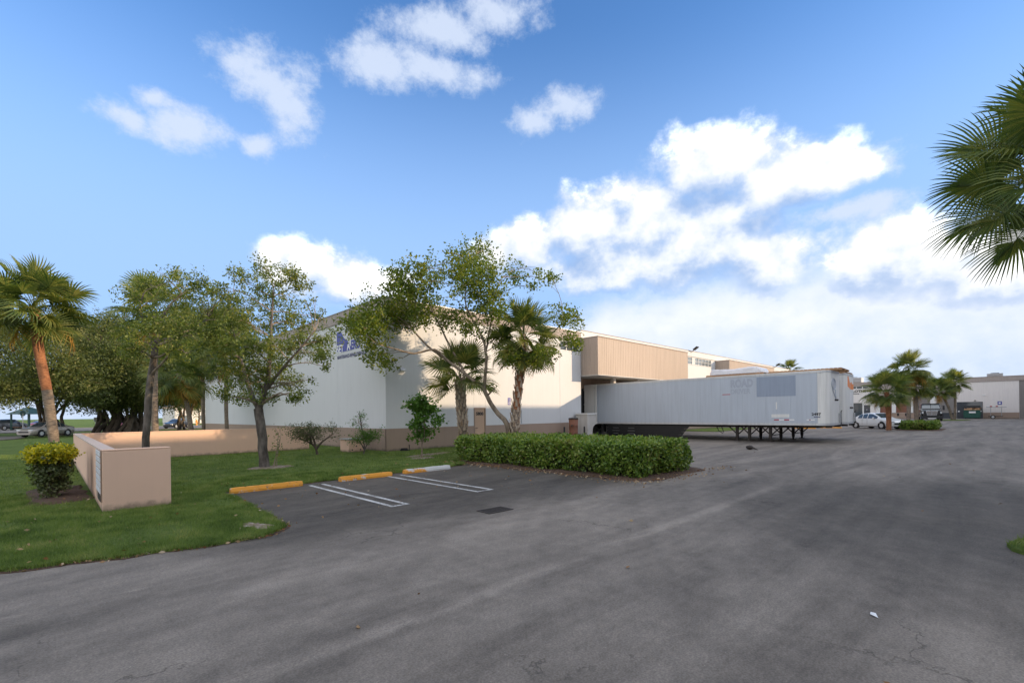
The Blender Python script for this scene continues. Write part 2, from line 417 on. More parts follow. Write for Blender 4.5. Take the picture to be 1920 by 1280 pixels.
def yellow_paint():
    m, nb, p, o = new_mat('worn yellow paint on concrete')
    co = nb.node('ShaderNodeTexCoord').outputs['Object']
    info = nb.node('ShaderNodeObjectInfo').outputs['Random']
    off = nb.node('ShaderNodeCombineXYZ'); nb.put(off.inputs[0], nb.m('MULTIPLY', info, 40.))
    v = nb.vm('ADD', co, off.outputs[0])
    n1 = nb.noise(v, 3.2, 6, .7)
    c = nb.mix(nb.ss(n1, .56, .62), (.72, .31, .035), (.55, .53, .50))
    c = nb.mix(nb.ss(nb.noise(v, 11, 5, .7), .58, .66), c, (.16, .13, .11))
    nb.put(p.inputs['Base Color'], c); p.inputs['Roughness'].default_value = .75
    bump(nb, p, n1, .4, .01)
    return m
M['yellow'] = yellow_paint()
def worn_white():
    m, nb, p, o = new_mat('worn white over yellow paint')
    co = nb.node('ShaderNodeTexCoord').outputs['Object']
    s = nb.node('ShaderNodeSeparateXYZ'); nb.put(s.inputs[0], co)
    n1 = nb.noise(co, 4, 6, .7)
    f = nb.m('ADD', nb.m('MULTIPLY', n1, 1.3), nb.m('ADD', nb.m('MULTIPLY', s.outputs[0], .33), nb.m('MULTIPLY', s.outputs[2], 2.2)))
    c = nb.mix(nb.ss(f, .62, .78), (.68, .29, .04), (.58, .58, .57))
    nb.put(p.inputs['Base Color'], c); p.inputs['Roughness'].default_value = .8
    return m
M['wornwhite'] = worn_white()
def line_paint():
    m, nb, p, o = new_mat('worn white line paint')
    co = nb.node('ShaderNodeTexCoord').outputs['Object']
    n1 = nb.noise(co, 26, 6, .75); n2 = nb.noise(co, 2.0, 3)
    c = nb.mix(nb.ss(nb.m('ADD', nb.m('MULTIPLY', n1, .7), nb.m('MULTIPLY', n2, .3)), .46, .60), (.54, .54, .53), (.15, .145, .14))
    nb.put(p.inputs['Base Color'], c); p.inputs['Roughness'].default_value = .85
    return m
M['line'] = line_paint()
def asphalt():
    m, nb, p, o = new_mat('weathered asphalt')
    co = nb.node('ShaderNodeTexCoord').outputs['Object']
    s = nb.node('ShaderNodeSeparateXYZ'); nb.put(s.inputs[0], co); X, Y = s.outputs[0], s.outputs[1]
    big = nb.noise(co, .16, 4, .55); mid = nb.noise(nb.vm('MULTIPLY', co, (.55, 1.35, 1)), .75, 6, .62, .6)
    sm = nb.noise(co, 3.4, 6, .72); grit = nb.noise(co, 38, 4, .8); grit2 = nb.noise(co, 260, 2, .6)
    v = nb.m('ADD', .162, nb.m('MULTIPLY', nb.m('SUBTRACT', big, .5), .12))
    sweep = nb.noise(nb.vm('ADD', nb.vm('MULTIPLY', co, (.085, 1.25, 1)), nb.vm('MULTIPLY', nb.noise(co, .12, 2, out=1), (0, 2.0, 0))), 1.0, 6, .62)
    v = nb.m('ADD', v, nb.m('MULTIPLY', nb.m('SUBTRACT', sweep, .5), .25))
    v = nb.m('ADD', v, nb.m('MULTIPLY', nb.m('SUBTRACT', mid, .5), .13))
    v = nb.m('ADD', v, nb.m('MULTIPLY', nb.m('SUBTRACT', sm, .5), .16))
    # darker surface of the parking bays, edge wandering
    wob = nb.m('MULTIPLY', nb.m('SUBTRACT', nb.noise(co, .6, 4), .5), 2.2)
    def inside(c, lo, hi, soft):
        return nb.m('MULTIPLY', nb.ss(nb.m('ADD', c, wob), lo - soft, lo + soft), nb.ss(nb.m('ADD', c, wob), hi + soft, hi - soft))
    bays = nb.m('MULTIPLY', inside(X, 1.8, 12.0, .8), inside(Y, 6.6, 14.5, .9))
    v = nb.m('MULTIPLY', v, nb.lin(bays, 0, 1, 1.0, .47))
    # tree shade painted dark by the right-hand planting; darker patch below the trailers
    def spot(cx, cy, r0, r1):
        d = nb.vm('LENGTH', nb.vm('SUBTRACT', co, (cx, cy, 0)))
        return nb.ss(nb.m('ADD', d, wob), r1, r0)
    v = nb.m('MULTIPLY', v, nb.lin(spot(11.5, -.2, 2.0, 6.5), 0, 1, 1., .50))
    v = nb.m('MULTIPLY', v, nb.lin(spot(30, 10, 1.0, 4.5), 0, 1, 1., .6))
    v = nb.m('ADD', v, nb.m('MULTIPLY', spot(4.75, .28, .0, .9), .05))
    # paving seam running along the lane, pale rubbed edge
    dy = nb.m('ABSOLUTE', nb.m('SUBTRACT', nb.m('ADD', Y, nb.m('MULTIPLY', nb.m('SUBTRACT', sm, .5), .08)), 3.6))
    v = nb.m('ADD', v, nb.m('MULTIPLY', nb.m('MULTIPLY', nb.ss(dy, .17, .02), nb.m('MULTIPLY', nb.ss(mid, .30, .60), nb.ss(X, 15, 8))), .085))
    dy2 = nb.m('ABSOLUTE', nb.m('SUBTRACT', nb.m('ADD', Y, nb.m('MULTIPLY', nb.m('SUBTRACT', sm, .5), .1)), 6.3))
    v = nb.m('ADD', v, nb.m('MULTIPLY', nb.m('MULTIPLY', nb.ss(dy2, .07, .0), nb.m('MULTIPLY', nb.ss(mid, .48, .66), nb.ss(X, 16, 10))), .06))
    # sweeps left by turning trucks: thin arcs about the yard entrance
    rel = nb.vm('SUBTRACT', co, (26, -22, 0)); rs_ = nb.node('ShaderNodeSeparateXYZ'); nb.put(rs_.inputs[0], rel)
    ac = nb.node('ShaderNodeCombineXYZ'); nb.put(ac.inputs[0], nb.m('MULTIPLY', nb.vm('LENGTH', rel), 1.15)); nb.put(ac.inputs[1], nb.m('MULTIPLY', nb.m('ARCTAN2', rs_.outputs[1], rs_.outputs[0]), 1.6))
    arc_ = nb.noise(ac.outputs[0], 1.0, 6, .62)
    v = nb.m('MULTIPLY', v, nb.ss(arc_, .34, .66, .89, 1.11))
    v = nb.m('MULTIPLY', v, nb.lin(nb.m('MULTIPLY', nb.ss(nb.noise(co, 1.1, 3, .5), .70, .78), nb.ss(nb.noise(co, .23, 2), .45, .6)), 0, 1, 1., .62))   # oil drips
    # cracks
    vo = nb.node('ShaderNodeTexVoronoi', feature='DISTANCE_TO_EDGE')
    nb.put(vo.inputs['Vector'], nb.vm('ADD', co, nb.vm('MULTIPLY', nb.vm('SUBTRACT', nb.noise(co, 1.6, 5, .65, out=1), (.5, .5, .5)), (1.1, 1.1, 0))))
    vo.inputs['Scale'].default_value = .42
    crack = nb.m('MULTIPLY', nb.ss(vo.outputs[0], .006, .001), nb.ss(nb.noise(co, .35, 3), .52, .60))
    v = nb.m('MULTIPLY', v, nb.lin(crack, 0, 1, 1., .6))
    # aggregate
    v = nb.m('MULTIPLY', v, nb.m('ADD', .45, nb.m('ADD', nb.m('MULTIPLY', grit, .65), nb.m('MULTIPLY', grit2, .45))))
    v = nb.m('ADD', v, nb.m('MULTIPLY', nb.ss(nb.noise(co, 48, 2), .68, .78), .16))
    spk = nb.noise(co, 62, 2, .5); spk2 = nb.noise(co, 27, 3, .6)
    v = nb.m('MULTIPLY', v, nb.m('ADD', nb.ss(spk, .38, .62, .86, 1.14), nb.ss(spk2, .35, .65, -.06, .06)))
    v = nb.m('MAXIMUM', v, .018)
    cc = nb.node('ShaderNodeCombineColor'); nb.put(cc.inputs[0], nb.m('MULTIPLY', v, 1.15)); nb.put(cc.inputs[1], v); nb.put(cc.inputs[2], nb.m('MULTIPLY', v, .855))
    nb.put(p.inputs['Base Color'], cc.outputs[0])
    p.inputs['Roughness'].default_value = .82; p.inputs['Specular IOR Level'].default_value = .35
    bump(nb, p, nb.m('ADD', nb.m('ADD', grit, grit2), nb.m('MULTIPLY', crack, -2.)), .55, .006)
    return m
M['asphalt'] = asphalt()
def lawn_mat():
    m, nb, p, o = new_mat('mown grass')
    co = nb.node('ShaderNodeTexCoord').outputs['Object']
    a = nb.noise(co, .8, 5, .6); b = nb.noise(co, 9, 5, .7); c = nb.noise(co, 70, 3, .7)
    f = nb.m('ADD', nb.m('MULTIPLY', a, .35), nb.m('ADD', nb.m('MULTIPLY', b, .35), nb.m('MULTIPLY', c, .3)))
    k = nb.ramp(f, [(.28, (.040, .070, .018)), (.47, (.11, .165, .040)), (.60, (.165, .22, .06)), (.75, (.25, .23, .10))])
    k = nb.mix(nb.ss(nb.noise(co, .5, 6, .7), .64, .74), k, (.17, .13, .085))
    nb.put(p.inputs['Base Color'], k); p.inputs['Roughness'].default_value = .95; p.inputs['Specular IOR Level'].default_value = .1
    bump(nb, p, nb.m('ADD', b, c), 1., .04)
    return m
M['lawn'] = lawn_mat()
M['blade'] = leaf_mat('grass blades', [(.044, .080, .022), (.115, .18, .044), (.195, .27, .075), (.35, .33, .15)], .4, .6, .25, .6, 1.7)
M['fallen'] = leaf_mat('fallen leaves', [(.10, .045, .02), (.24, .12, .05), (.40, .28, .16), (.55, .48, .38)], .1, .8, .1)
# ================================================================== SETTING
def sheet(poly, z0, z1):
    return MB().prism(poly, 'z', z1, z0)
struct('terrain', np_mesh('terrain', [(-1500,-1500,-.06),(1500,-1500,-.06),(1500,1500,-.06),(-1500,1500,-.06)], [(0,1,2,3)]), M['lawn'])
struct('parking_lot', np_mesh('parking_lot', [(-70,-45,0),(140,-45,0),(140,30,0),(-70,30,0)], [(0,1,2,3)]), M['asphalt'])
LAWN = [(-70,9.4),(-12,9.0),(-4,8.55),(-.42,8.22),(.47,7.94),(1.33,7.70),(1.8,7.62),(2.15,7.64),(2.45,7.76),(2.64,7.98),(2.72,8.3),(2.74,8.7),(2.75,9.1),
        (2.80,10.2),(2.86,11.3),(2.86,12.0),(2.80,12.55),(2.88,12.80),(4.5,12.82),(7.0,12.86),(9.4,12.95),(10.4,13.1),(10.75,13.6),(10.9,14.2),(11.6,14.55),(13.5,14.7),(15.6,14.75),
        (17.5,15.2),(19.0,16.3),(20.0,18.0),(20.6,20.6),(20.6,58),(-70,58)]
struct('lawn', sheet(LAWN, -.02, .035).mesh('lawn'), M['lawn'])
def ragged(poly, amp, seed, step=.12):
    q = random.Random(seed); o_ = []; n_ = len(poly)
    for i in range(n_):
        a, c_ = poly[i], poly[(i + 1) % n_]; L_ = math.dist(a, c_); k = max(1, min(200, int(L_ / step))); nx, ny = (c_[1] - a[1]) / L_, -(c_[0] - a[0]) / L_
        for j in range(k):
            t = j / k; x, y = a[0] + (c_[0] - a[0]) * t, a[1] + (c_[1] - a[1]) * t
            w_ = amp * (.45 + .35 * math.sin(x * 2.3 + y * 1.7) + .25 * math.sin(x * 6.1 - y * 4.3) + q.uniform(-.25, .25))
            o_.append((x + nx * w_, y + ny * w_))
    return o_
struct('lawn_edge_soil', sheet(ragged(LAWN, .13, 3), -.02, .006).mesh('lawn_edge_soil'), M['mulch'])
struct('dock_grass_strip', sheet([(41.2,17.0),(41.6,16.6),(50.2,16.6),(50.6,17.0),(50.6,20.6),(41.2,20.6)], -.02, .05).mesh('dock_grass_strip'), M['lawn'])
def disc(cx, cy, rx, ry, n=28, jit=.06, seed=1, rot=0):
    q = random.Random(seed)
    out_ = []
    for i in range(n):
        a = 2 * math.pi * i / n; k = 1 + q.uniform(-jit, jit)
        x, y = rx * k * math.cos(a), ry * k * math.sin(a)
        out_.append((cx + x * math.cos(rot) - y * math.sin(rot), cy + x * math.sin(rot) + y * math.cos(rot)))
    return out_
ISL = [(8.42,-.30),(8.60,-.16),(8.85,-.12),(9.2,-.22),(9.8,-.5),(10.6,-.75),(12,-1.0),(13,-1.6),(13,-3.4),(8.6,-3.4),(8.2,-2.4),(8.15,-1.2),(8.25,-.6)]
struct('palm_island_grass', sheet(ISL, -.02, .05).mesh('palm_island_grass'), M['lawn'])
struct('far_island_grass', sheet(disc(96.5, 4.2, 3.6, 2.0, 24, .05, 5), -.02, .05).mesh('far_island_grass'), M['lawn'])
struct('service_drive', sheet([(-70,60),(-3.5,60),(-2.2,62),(-1.6,66),(-1.8,71),(-70,72)], -.05, .02).mesh('service_drive'), M['asphalt'])
struct('street', sheet([(-90,90),(140,90),(140,122),(-90,122)], -.05, .02).mesh('street'), M['asphalt'])
# mulch beds and bare soil, each a low uneven mound lying on what is below
def mound(name, poly_fn, h, m, z):
    c = np.mean(poly_fn, axis=0); vs = [(c[0], c[1], z + h)]; fs = []
    n = len(poly_fn)
    for k, (s, zz) in enumerate(((.55, z + h * .95), (.88, z + h * .55), (1.0, z - .02))):
        vs += [(c[0] + (x - c[0]) * s, c[1] + (y - c[1]) * s, zz + rnd.uniform(-.006, .006)) for x, y in poly_fn]
    for i in range(n):
        j = (i + 1) % n
        fs.append((0, 1 + i, 1 + j))
        for k in range(2): fs.append((1 + k*n + i, 1 + (k+1)*n + i, 1 + (k+1)*n + j, 1 + k*n + j))
    me = bpy.data.meshes.new(name); me.from_pydata(vs, [], fs); me.update()
    return struct(name, me, m)
def rrect(x0, x1, y0, y1, r, n=6, jit=.05, seed=2):
    q = random.Random(seed); o_ = []
    for cx, cy, a0 in ((x1 - r, y0 + r, -90), (x1 - r, y1 - r, 0), (x0 + r, y1 - r, 90), (x0 + r, y0 + r, 180)):
        for i in range(n):
            a = R(a0 + 90 * i / (n - 1)); o_.append((cx + r * math.cos(a) + q.uniform(-jit, jit), cy + r * math.sin(a) + q.uniform(-jit, jit)))
    res = []
    for i, p_ in enumerate(o_):
        p2 = o_[(i + 1) % len(o_)]; d = math.dist(p_, p2); k = max(1, int(d / .5))
        for j in range(k):
            t = j / k; res.append((p_[0] + (p2[0] - p_[0]) * t + q.uniform(-jit, jit) * .6, p_[1] + (p2[1] - p_[1]) * t + q.uniform(-jit, jit) * .6))
    return res
mound('hedge_bed', rrect(10.72, 14.75, 6.08, 14.7, .8), .07, M['mulch'], .02)
mound('shrub_bed', rrect(-.42, .70, 13.6, 17.0, .4, jit=.12, seed=4), .035, M['mulch'], .04)
mound('tree_bed', disc(5.4, 17.4, .75, .55, 24, .14, 8), .025, M['dirt'], .04)
mound('corner_soil', disc(2.40, 8.35, .17, .36, 30, .45, 9, .25), .010, M['dirt'], .036)
mound('lawn_soil', disc(11.9, 17.3, 1.5, .38, 24, .2, 12, .3), .015, M['dirt'], .042)
mound('young_tree_bed', disc(10.8, 16.15, .55, .40, 20, .15, 14), .02, M['dirt'], .042)
mound('far_hedge_bed', rrect(50.4, 56.1, 2.8, 5.8, .6, seed=9), .06, M['mulch'], .02)

# painted bay lines: worn paint lying 4 mm above the asphalt
def hairpin(x0, x1, y0, y1, wdt=.095):
    mb = MB()
    for a, b in (((x0, y0), (x0 + wdt, y1)), ((x1 - wdt, y0), (x1, y1)), ((x0 + wdt + .0, y0), (x1 - wdt, y0 + wdt))):
        mb.add([(a[0], a[1], .004), (b[0], a[1], .004), (b[0], b[1], .004), (a[0], b[1], .004)], [(0, 1, 2, 3)])
    return mb
for (a, b, c, d, lb) in ((4.76, 5.18, 8.22, 12.35, 'white double parking line nearest the lone yellow stop by the lawn'), (7.02, 7.54, 8.30, 12.38, 'white double parking line between the middle and the pale wheel stop')):
    tag(hairpin(a, b, c, d).build('parking_line', M['line']), lb, 'road marking', 'painted bay lines')
# ================================================================== WHEEL STOPS, DRAIN
def wheel_stop(x0, x1, y, m, label, rot=0, group='concrete wheel stops at the bays'):
    r = empty('wheel_stop', ((x0 + x1) / 2, y, 0), rot, label, 'wheel stop', group)
    L = (x1 - x0) / 2; prof = [(-.085, 0), (.085, 0), (.085, .05), (.055, .125), (-.055, .125), (-.085, .05)]
    mb = MB(); n = 14
    for i in range(n + 1):
        x = -L + 2 * L * i / n; k = .80 if i in (0, n) else 1.0
        for a, b in prof: mb.v.append((x, a * k + rnd.uniform(-.003, .003), b * (1 if k == 1 else .93) + (rnd.uniform(-.004, .004) if b > .06 else 0)))
    for i in range(n):
        for k in range(6): mb.f.append((i * 6 + k, (i + 1) * 6 + k, (i + 1) * 6 + (k + 1) % 6, i * 6 + (k + 1) % 6))
    mb.f += [tuple(range(5, -1, -1)), tuple(n * 6 + k for k in range(6))]
    mb.build('block', m, r)
    for sx in (-.6, .6):
        MB().lathe([(.018, 0), (.018, .006)], (sx * L, 0, .1225), seg=8).build('anchor_pin', M['steel'], r)
    return r
wheel_stop(3.02, 4.66, 12.50, M['yellow'], 'long yellow wheel stop with chipped paint nearest the tan wall')
wheel_stop(5.64, 7.22, 12.46, M['yellow'], 'yellow wheel stop between the two pairs of white bay lines')
wheel_stop(7.70, 9.42, 12.56, M['wornwhite'], 'wheel stop with worn white and yellow paint beside the hedge')
wheel_stop(-.9, 0.9, 0, M['yellow'], 'yellow wheel stop seen under the front of the grey trailer', R(90)).location = (51.8, 12.6, 0)
wheel_stop(-.9, 0.9, 0, M['yellow'], 'yellow wheel stop on the ground beside the rear of the white car', R(90)).location = (54.2, 11.0, 0)
dr = empty('drain_grate', (5.92, 6.50, 0), R(-3), 'dark iron storm drain grate set in the asphalt', 'drain')
mb = MB()
for a, b in (((-.29, -.19), (.29, -.15)), ((-.29, .15), (.29, .19)), ((-.29, -.15), (-.25, .15)), ((.25, -.15), (.29, .15))):
    mb.box((a[0], a[1], -.02), (b[0], b[1], .012))
mb.build('frame', M['steel'], dr)
for i in range(12):
    x = -.225 + i * .041
    MB().box((x - .010, -.148, -.02), (x + .010, .148, .010)).build('bar', M['steel'], dr)
MB().box((-.248, -.148, .002), (.248, .148, .0045)).build('pit', M['black'], dr)

# ================================================================== LOW TAN WALL with directory plates
lw = empty('garden_wall', (.72, 11.75, 0), 0, 'low tan masonry wall around the lawn with flat cap', 'wall')
T = .2
MB().box((.72, 11.75, -.05), (1.78, 11.75 + T, 1.165)).build('front_panel', M['tanwall'], lw, True, bevel=.008)
MB().box((.72, 11.75 + T + .002, -.05), (.72 + T, 25.7, 1.163)).build('side_panel', M['tanwall'], lw, True)
MB().box((.72 + T + .002, 25.7 - T, -.05), (9.9, 25.7, 1.161)).build('back_panel', M['tanwall'], lw, True)
mb = MB()
mb.box((.720, 11.750, 1.167), (1.780, 11.950, 1.20)); mb.build('wall_cap', M['tanwall'], lw, True, bevel=.008)
MB().box((.712, 11.960, 1.165), (.928, 25.7, 1.198)).build('wall_cap', M['tancap'], lw, True)
MB().box((.930, 25.49, 1.163), (9.9, 25.71, 1.196)).build('wall_cap', M['tanwall'], lw, True)
ds = empty('directory_sign', (.717, 12.1, 0), 0, 'column of white directory plates on the end of the low tan wall', 'sign')
MB().box((.700, 11.80, .20), (.717, 12.92, 1.18)).build('backing', M['band'], ds, True)
for i in range(7):
    z1 = 1.165 - i * .118
    pl = MB().box((.690, 11.84, z1 - .092), (.6995, 12.88, z1)).build('plate', M['plate'], ds, True)
    mb = MB()
    for k in range(3):
        y0 = 12.80 - rnd.uniform(0, .1); y1 = 11.95 + rnd.uniform(.0, .3); zz = z1 - .026 - k * .026
        mb.box((.6885, y1, zz - .006), (.6898, y0, zz))
    mb.build('printed_line', M['ghost'], pl, True)
MB().box((.690, 11.84, .215), (.6995, 12.40, .335)).build('dark_plate', M['black'], ds, True)

# ================================================================== MAIN WAREHOUSE
X0, Y0, XE, YE, ZT = 11.6, 20.45, 27.0, 57.0, 7.42
wh = empty('warehouse', (X0, Y0, 0), 0, 'cream warehouse with taupe base band, blue wall sign and door 5800', 'building')
MB().box((X0 + .05, Y0 + .05, -.1), (XE - .0, YE - .05, 6.87)).build('core_wall', M['stucco'], wh, True)
# tilt-up panels with open joints, and the painted base band as panels below them
def wall_x(x0, x1, zlo, zhi, name='wall_panel', m=None, nmax=5.0, y=Y0, t=.06, proud=0.):
    n = max(1, round((x1 - x0) / nmax)); step = (x1 - x0) / n
    for i in range(n):
        a, b = x0 + i * step + (.006 if i else 0), x0 + (i + 1) * step - .006
        MB().box((a, y - proud, zlo), (b, y + t, zhi)).build(name, m or M['stucco'], wh, True)
def wall_y(y0, y1, zlo, zhi, name='wall_panel', m=None, nmax=5.3, x=X0, t=.06, proud=0.):
    n = max(1, round((y1 - y0) / nmax)); step = (y1 - y0) / n
    for i in range(n):
        a, b = y0 + i * step + (.006 if i else 0), y0 + (i + 1) * step - .006
        MB().box((x - proud, a, zlo), (x + t, b, zhi)).build(name, m or M['stucco'], wh, True)
wall_y(Y0 + .002, YE, 1.125, 6.875)
wall_y(Y0 + .002, YE, -.05, 1.12, 'base_band', M['band'], proud=.006)
DX0, DX1, DZ = 17.10, 17.98, 2.14
wall_x(X0 + .062, DX0 - .001, 1.125, 6.875)
wall_x(DX0 + .001, DX1 - .001, DZ + .002, 6.875, nmax=9)
wall_x(DX1 + .001, 24.68, 1.125, 6.875)
wall_x(24.69, XE, 1.125, 6.02, nmax=9); wall_x(24.69, XE, 6.72, 6.875, nmax=9)
MB().box((26.86, Y0, 6.02), (XE, Y0 + .06, 6.72)).build('wall_panel', M['stucco'], wh, True)
wall_x(X0 - .006, DX0 - .001, -.05, 1.12, m=M['band'], name='base_band', nmax=6, proud=.006)
wall_x(DX1 + .001, XE, -.05, 1.12, m=M['band'], name='base_band', nmax=9.5, proud=.006)
# fascia round the top
MB().box((X0 - .05, Y0 + .012, 6.88), (X0 + .25, YE, 7.46)).build('fascia', M['parapet'], wh, True)
MB().box((X0 - .05, Y0 - .05, 6.88), (XE + .0, Y0 + .01, 7.46)).build('fascia', M['parapet'], wh, True)
MB().box((X0 - .08, Y0 - .08, 7.462), (XE, Y0 + .30, 7.50)).build('coping', M['galv'], wh, True)
MB().box((X0 - .08, Y0 + .302, 7.462), (X0 + .32, YE, 7.50)).build('coping', M['galv'], wh, True)
MB().box((X0 + .26, Y0 + .02, 7.1), (XE, YE - .06, 7.2)).build('roof', M['galv'], wh, True)
# door with its number
dd = MB().box((DX0 + .07, Y0 + .015, 0), (DX1 - .07, Y0 + .045, DZ - .06)).build('door', M['doorbeige'], wh, True)
mb = MB()
mb.box((DX0, Y0 - .02, 0), (DX0 + .068, Y0 + .045, DZ)); mb.box((DX1 - .068, Y0 - .02, 0), (DX1, Y0 + .045, DZ)); mb.box((DX0 + .07, Y0 - .02, DZ - .058), (DX1 - .07, Y0 + .045, DZ))
mb.build('door_frame', M['band'], dd, True)
mb = MB(); mb.tube([(DX0 + .13, Y0 + .015, 1.0), (DX0 + .13, Y0 - .05, 1.0), (DX0 + .24, Y0 - .05, 1.0)], .014, 6)
mb.build('door_handle', M['steel'], dd, True)
text_mb('5800', .24, face_negy((DX0 + DX1) / 2, Y0 + .010, 1.72), .012, .002, 1.12, 'CENTER').build('door_number', M['black'], dd, True)
MB().box((16.4, 19.2, .03), (18.7, Y0 - .01, .06)).build('door_slab', M['concrete'], wh, True)
# clerestory strip at the far end of the lit wall
def window(x0, x1, z0, z1, nx, y=Y0, parent=None, pane='glass'):
    parent = parent or wh
    fr = MB(); fw_ = .05
    fr.box((x0, y - .01, z0), (x1, y + .05, z0 + fw_)); fr.box((x0, y - .01, z1 - fw_), (x1, y + .05, z1))
    st = (x1 - x0) / nx
    for i in range(nx + 1):
        xx = min(max(x0 + i * st, x0 + fw_ / 2), x1 - fw_ / 2)
        fr.box((xx - fw_ / 2, y - .008, z0 + fw_ + .001), (xx + fw_ / 2, y + .048, z1 - fw_ - .001))
    wn = fr.build('window', M['white'], parent, True)
    for i in range(nx):
        for (a, b) in ((z0 + fw_, (z0 + z1) / 2 - .015), ((z0 + z1) / 2 + .015, z1 - fw_)):
            MB().box((x0 + i * st + fw_ / 2 + .002, y + .03, a + .001), (x0 + (i + 1) * st - fw_ / 2 - .002, y + .04, b - .001)).build('pane', M[pane], wn, True)
    MB().box((x0 + fw_, y + .01, (z0 + z1) / 2 - .014), (x1 - fw_, y + .029, (z0 + z1) / 2 + .014)).build('glazing_bar', M['white'], wn, True)
    return wn
window(24.70, 26.85, 6.03, 6.71, 3)
MB().box((24.7, Y0 + .049, 6.0), (26.86, Y0 + .0495, 6.75)).build('blind', M['darkrecess'], wh, True)
# wall-pack light on the lit wall
wlt = MB().prism([(Y0 - .16, 3.97), (Y0 - .002, 3.90), (Y0 - .002, 4.10), (Y0 - .10, 4.10)], 'x', 12.36, 12.62).build('wall_light', M['galv'], wh, True)
MB().prism([(Y0 - .158, 3.965), (Y0 - .01, 3.90), (Y0 - .01, 3.893), (Y0 - .158, 3.958)], 'x', 12.38, 12.60).build('lens', M['lamp'], wlt, True)
MB().box((20.9, Y0 - .03, 1.15), (20.93, Y0 - .0065, 2.0)).build('conduit', M['galv'], wh, True)
# ---- dock wing
WX1 = 76.0
MB().box((XE + .01, 22.0, -.1), (WX1, YE - .05, 7.1)).build('core_wall', M['stucco'], wh, True)
bays = [(27.05, 40.75), (50.3, 64.6)]
segs = [(40.76, 50.29), (64.61, WX1)]
for a, b in segs:
    w1, w2 = (43.6, 49.3) if a < 45 else (66.0, 72.0)
    wall_x(a, b, 1.125, 6.30, nmax=12, t=1.5)
    wall_x(a, w1, 6.31, 7.08, nmax=12, t=1.5); wall_x(w2, b, 6.31, 7.08, nmax=12, t=1.5)
    wall_x(a, b, -.05, 1.12, 'base_band', M['band'], nmax=12, t=1.5, proud=.006)
    MB().box((w1, Y0 + .2, 6.31), (w2, Y0 + .25, 7.08)).build('blind', M['darkrecess'], wh, True)
    if a < 45:
        window(43.62, 44.85, 6.32, 7.07, 1, pane='glasspale'); MB().box((44.87, Y0, 6.31), (45.4, Y0 + .1, 7.08)).build('wall_panel', M['stucco'], wh, True)
        window(45.42, 49.28, 6.32, 7.07, 5, pane='glasspale')
    else:
        window(66.02, 71.98, 6.32, 7.07, 6, pane='glasspale')
def ribbed(x0, x1, y0, y1, z0, z1, pitch=.22):
    """box clad in vertical ribs on its front (-y) and both ends"""
    pts = []
    def run(a, b, outward):
        L = math.dist(a, b); n = max(2, int(round(L / pitch))); d = ((b[0] - a[0]) / L, (b[1] - a[1]) / L)
        for i in range(n):
            t0 = L * i / n
            for t, o in ((0, .0), (.62, .0), (.68, .009), (.94, .009)):
                q = t0 + t * L / n
                pts.append((a[0] + d[0] * q + outward[0] * o, a[1] + d[1] * q + outward[1] * o))
    run((x0, y1), (x0, y0), (-1, 0)); run((x0, y0), (x1, y0), (0, -1)); run((x1, y0), (x1, y1), (1, 0))
    pts.append((x1, y1))
    n = len(pts); mb = MB()
    mb.v = [(x, y, z0) for x, y in pts] + [(x, y, z1) for x, y in pts]
    mb.f = [(i, i + 1, i + 1 + n, i + n) for i in range(n - 1)] + [tuple(range(n - 1, -1, -1)), tuple(range(n, 2 * n))]
    return mb
for k, (a, b) in enumerate(bays):
    cb = ribbed(a, b, 19.0, Y0 - .01, 4.42, 7.02).build('canopy_box', M['metal_clad'], wh, True)
    MB().box((a - .03, 18.95, 7.022), (b + .03, Y0 - .012, 7.07)).build('cap_flashing', M['parapet'], cb, True)
    MB().box((a - .02, 18.97, 4.36), (b + .02, Y0 + 1.5, 4.415)).build('soffit', M['concrete'], cb, True)
    MB().box((a, Y0, 4.42), (b, 21.99, 7.08)).build('upper_wall', M['stucco'], wh, True)
    MB().box((a, 21.7, 3.6), (b, 21.99, 4.35)).build('dock_header', M['band'], wh, True)
    nb_ = 4; st = (b - a) / nb_
    for i in range(1, nb_ + 1):
        xx = min(max(a + i * st, a + .16), b - .16)
        MB().box((xx - .15, 19.9, 3.0 if i in (0,) else 0), (xx + .15, 20.2, 4.355)).build('column', M['concrete'], wh, True)
    for i in range(nb_):
        d0, d1 = a + i * st + .42, a + (i + 1) * st - .42
        dk = MB().box((d0, 21.80, 1.2), (d1, 21.98, 3.59)).build('dock_door', M['darkrecess'] if i < 2 else M['dockdoor'], wh, True)
        for s_ in range(5):
            MB().box((d0 + .02, 21.785, 1.22 + s_ * .47), (d1 - .02, 21.799, 1.66 + s_ * .47)).build('slat', M['darkrecess'] if i < 2 else M['dockdoor'], dk, True)
        MB().box((d0 + .1, 21.72, .55), (d0 + .35, 21.89, 1.15)).build('dock_bumper', M['rubber'], wh, True)
        MB().box((d1 - .35, 21.72, .55), (d1 - .1, 21.89, 1.15)).build('dock_bumper', M['rubber'], wh, True)
    MB().box((a, 21.9, -.05), (b, 21.995, 1.19)).build('dock_face', M['concrete'], wh, True)
MB().box((XE + .002, Y0 - .06, 7.10), (WX1 + .05, Y0 + .35, 7.62)).build('roof_edge', M['stucco'], wh, True)
MB().box((XE + .002, Y0 - .09, 7.622), (WX1 + .05, Y0 + .40, 7.66)).build('coping', M['parapet'], wh, True)
MB().box((XE + .002, Y0 + .36, 7.102), (WX1, YE, 7.3)).build('roof', M['galv'], wh, True)
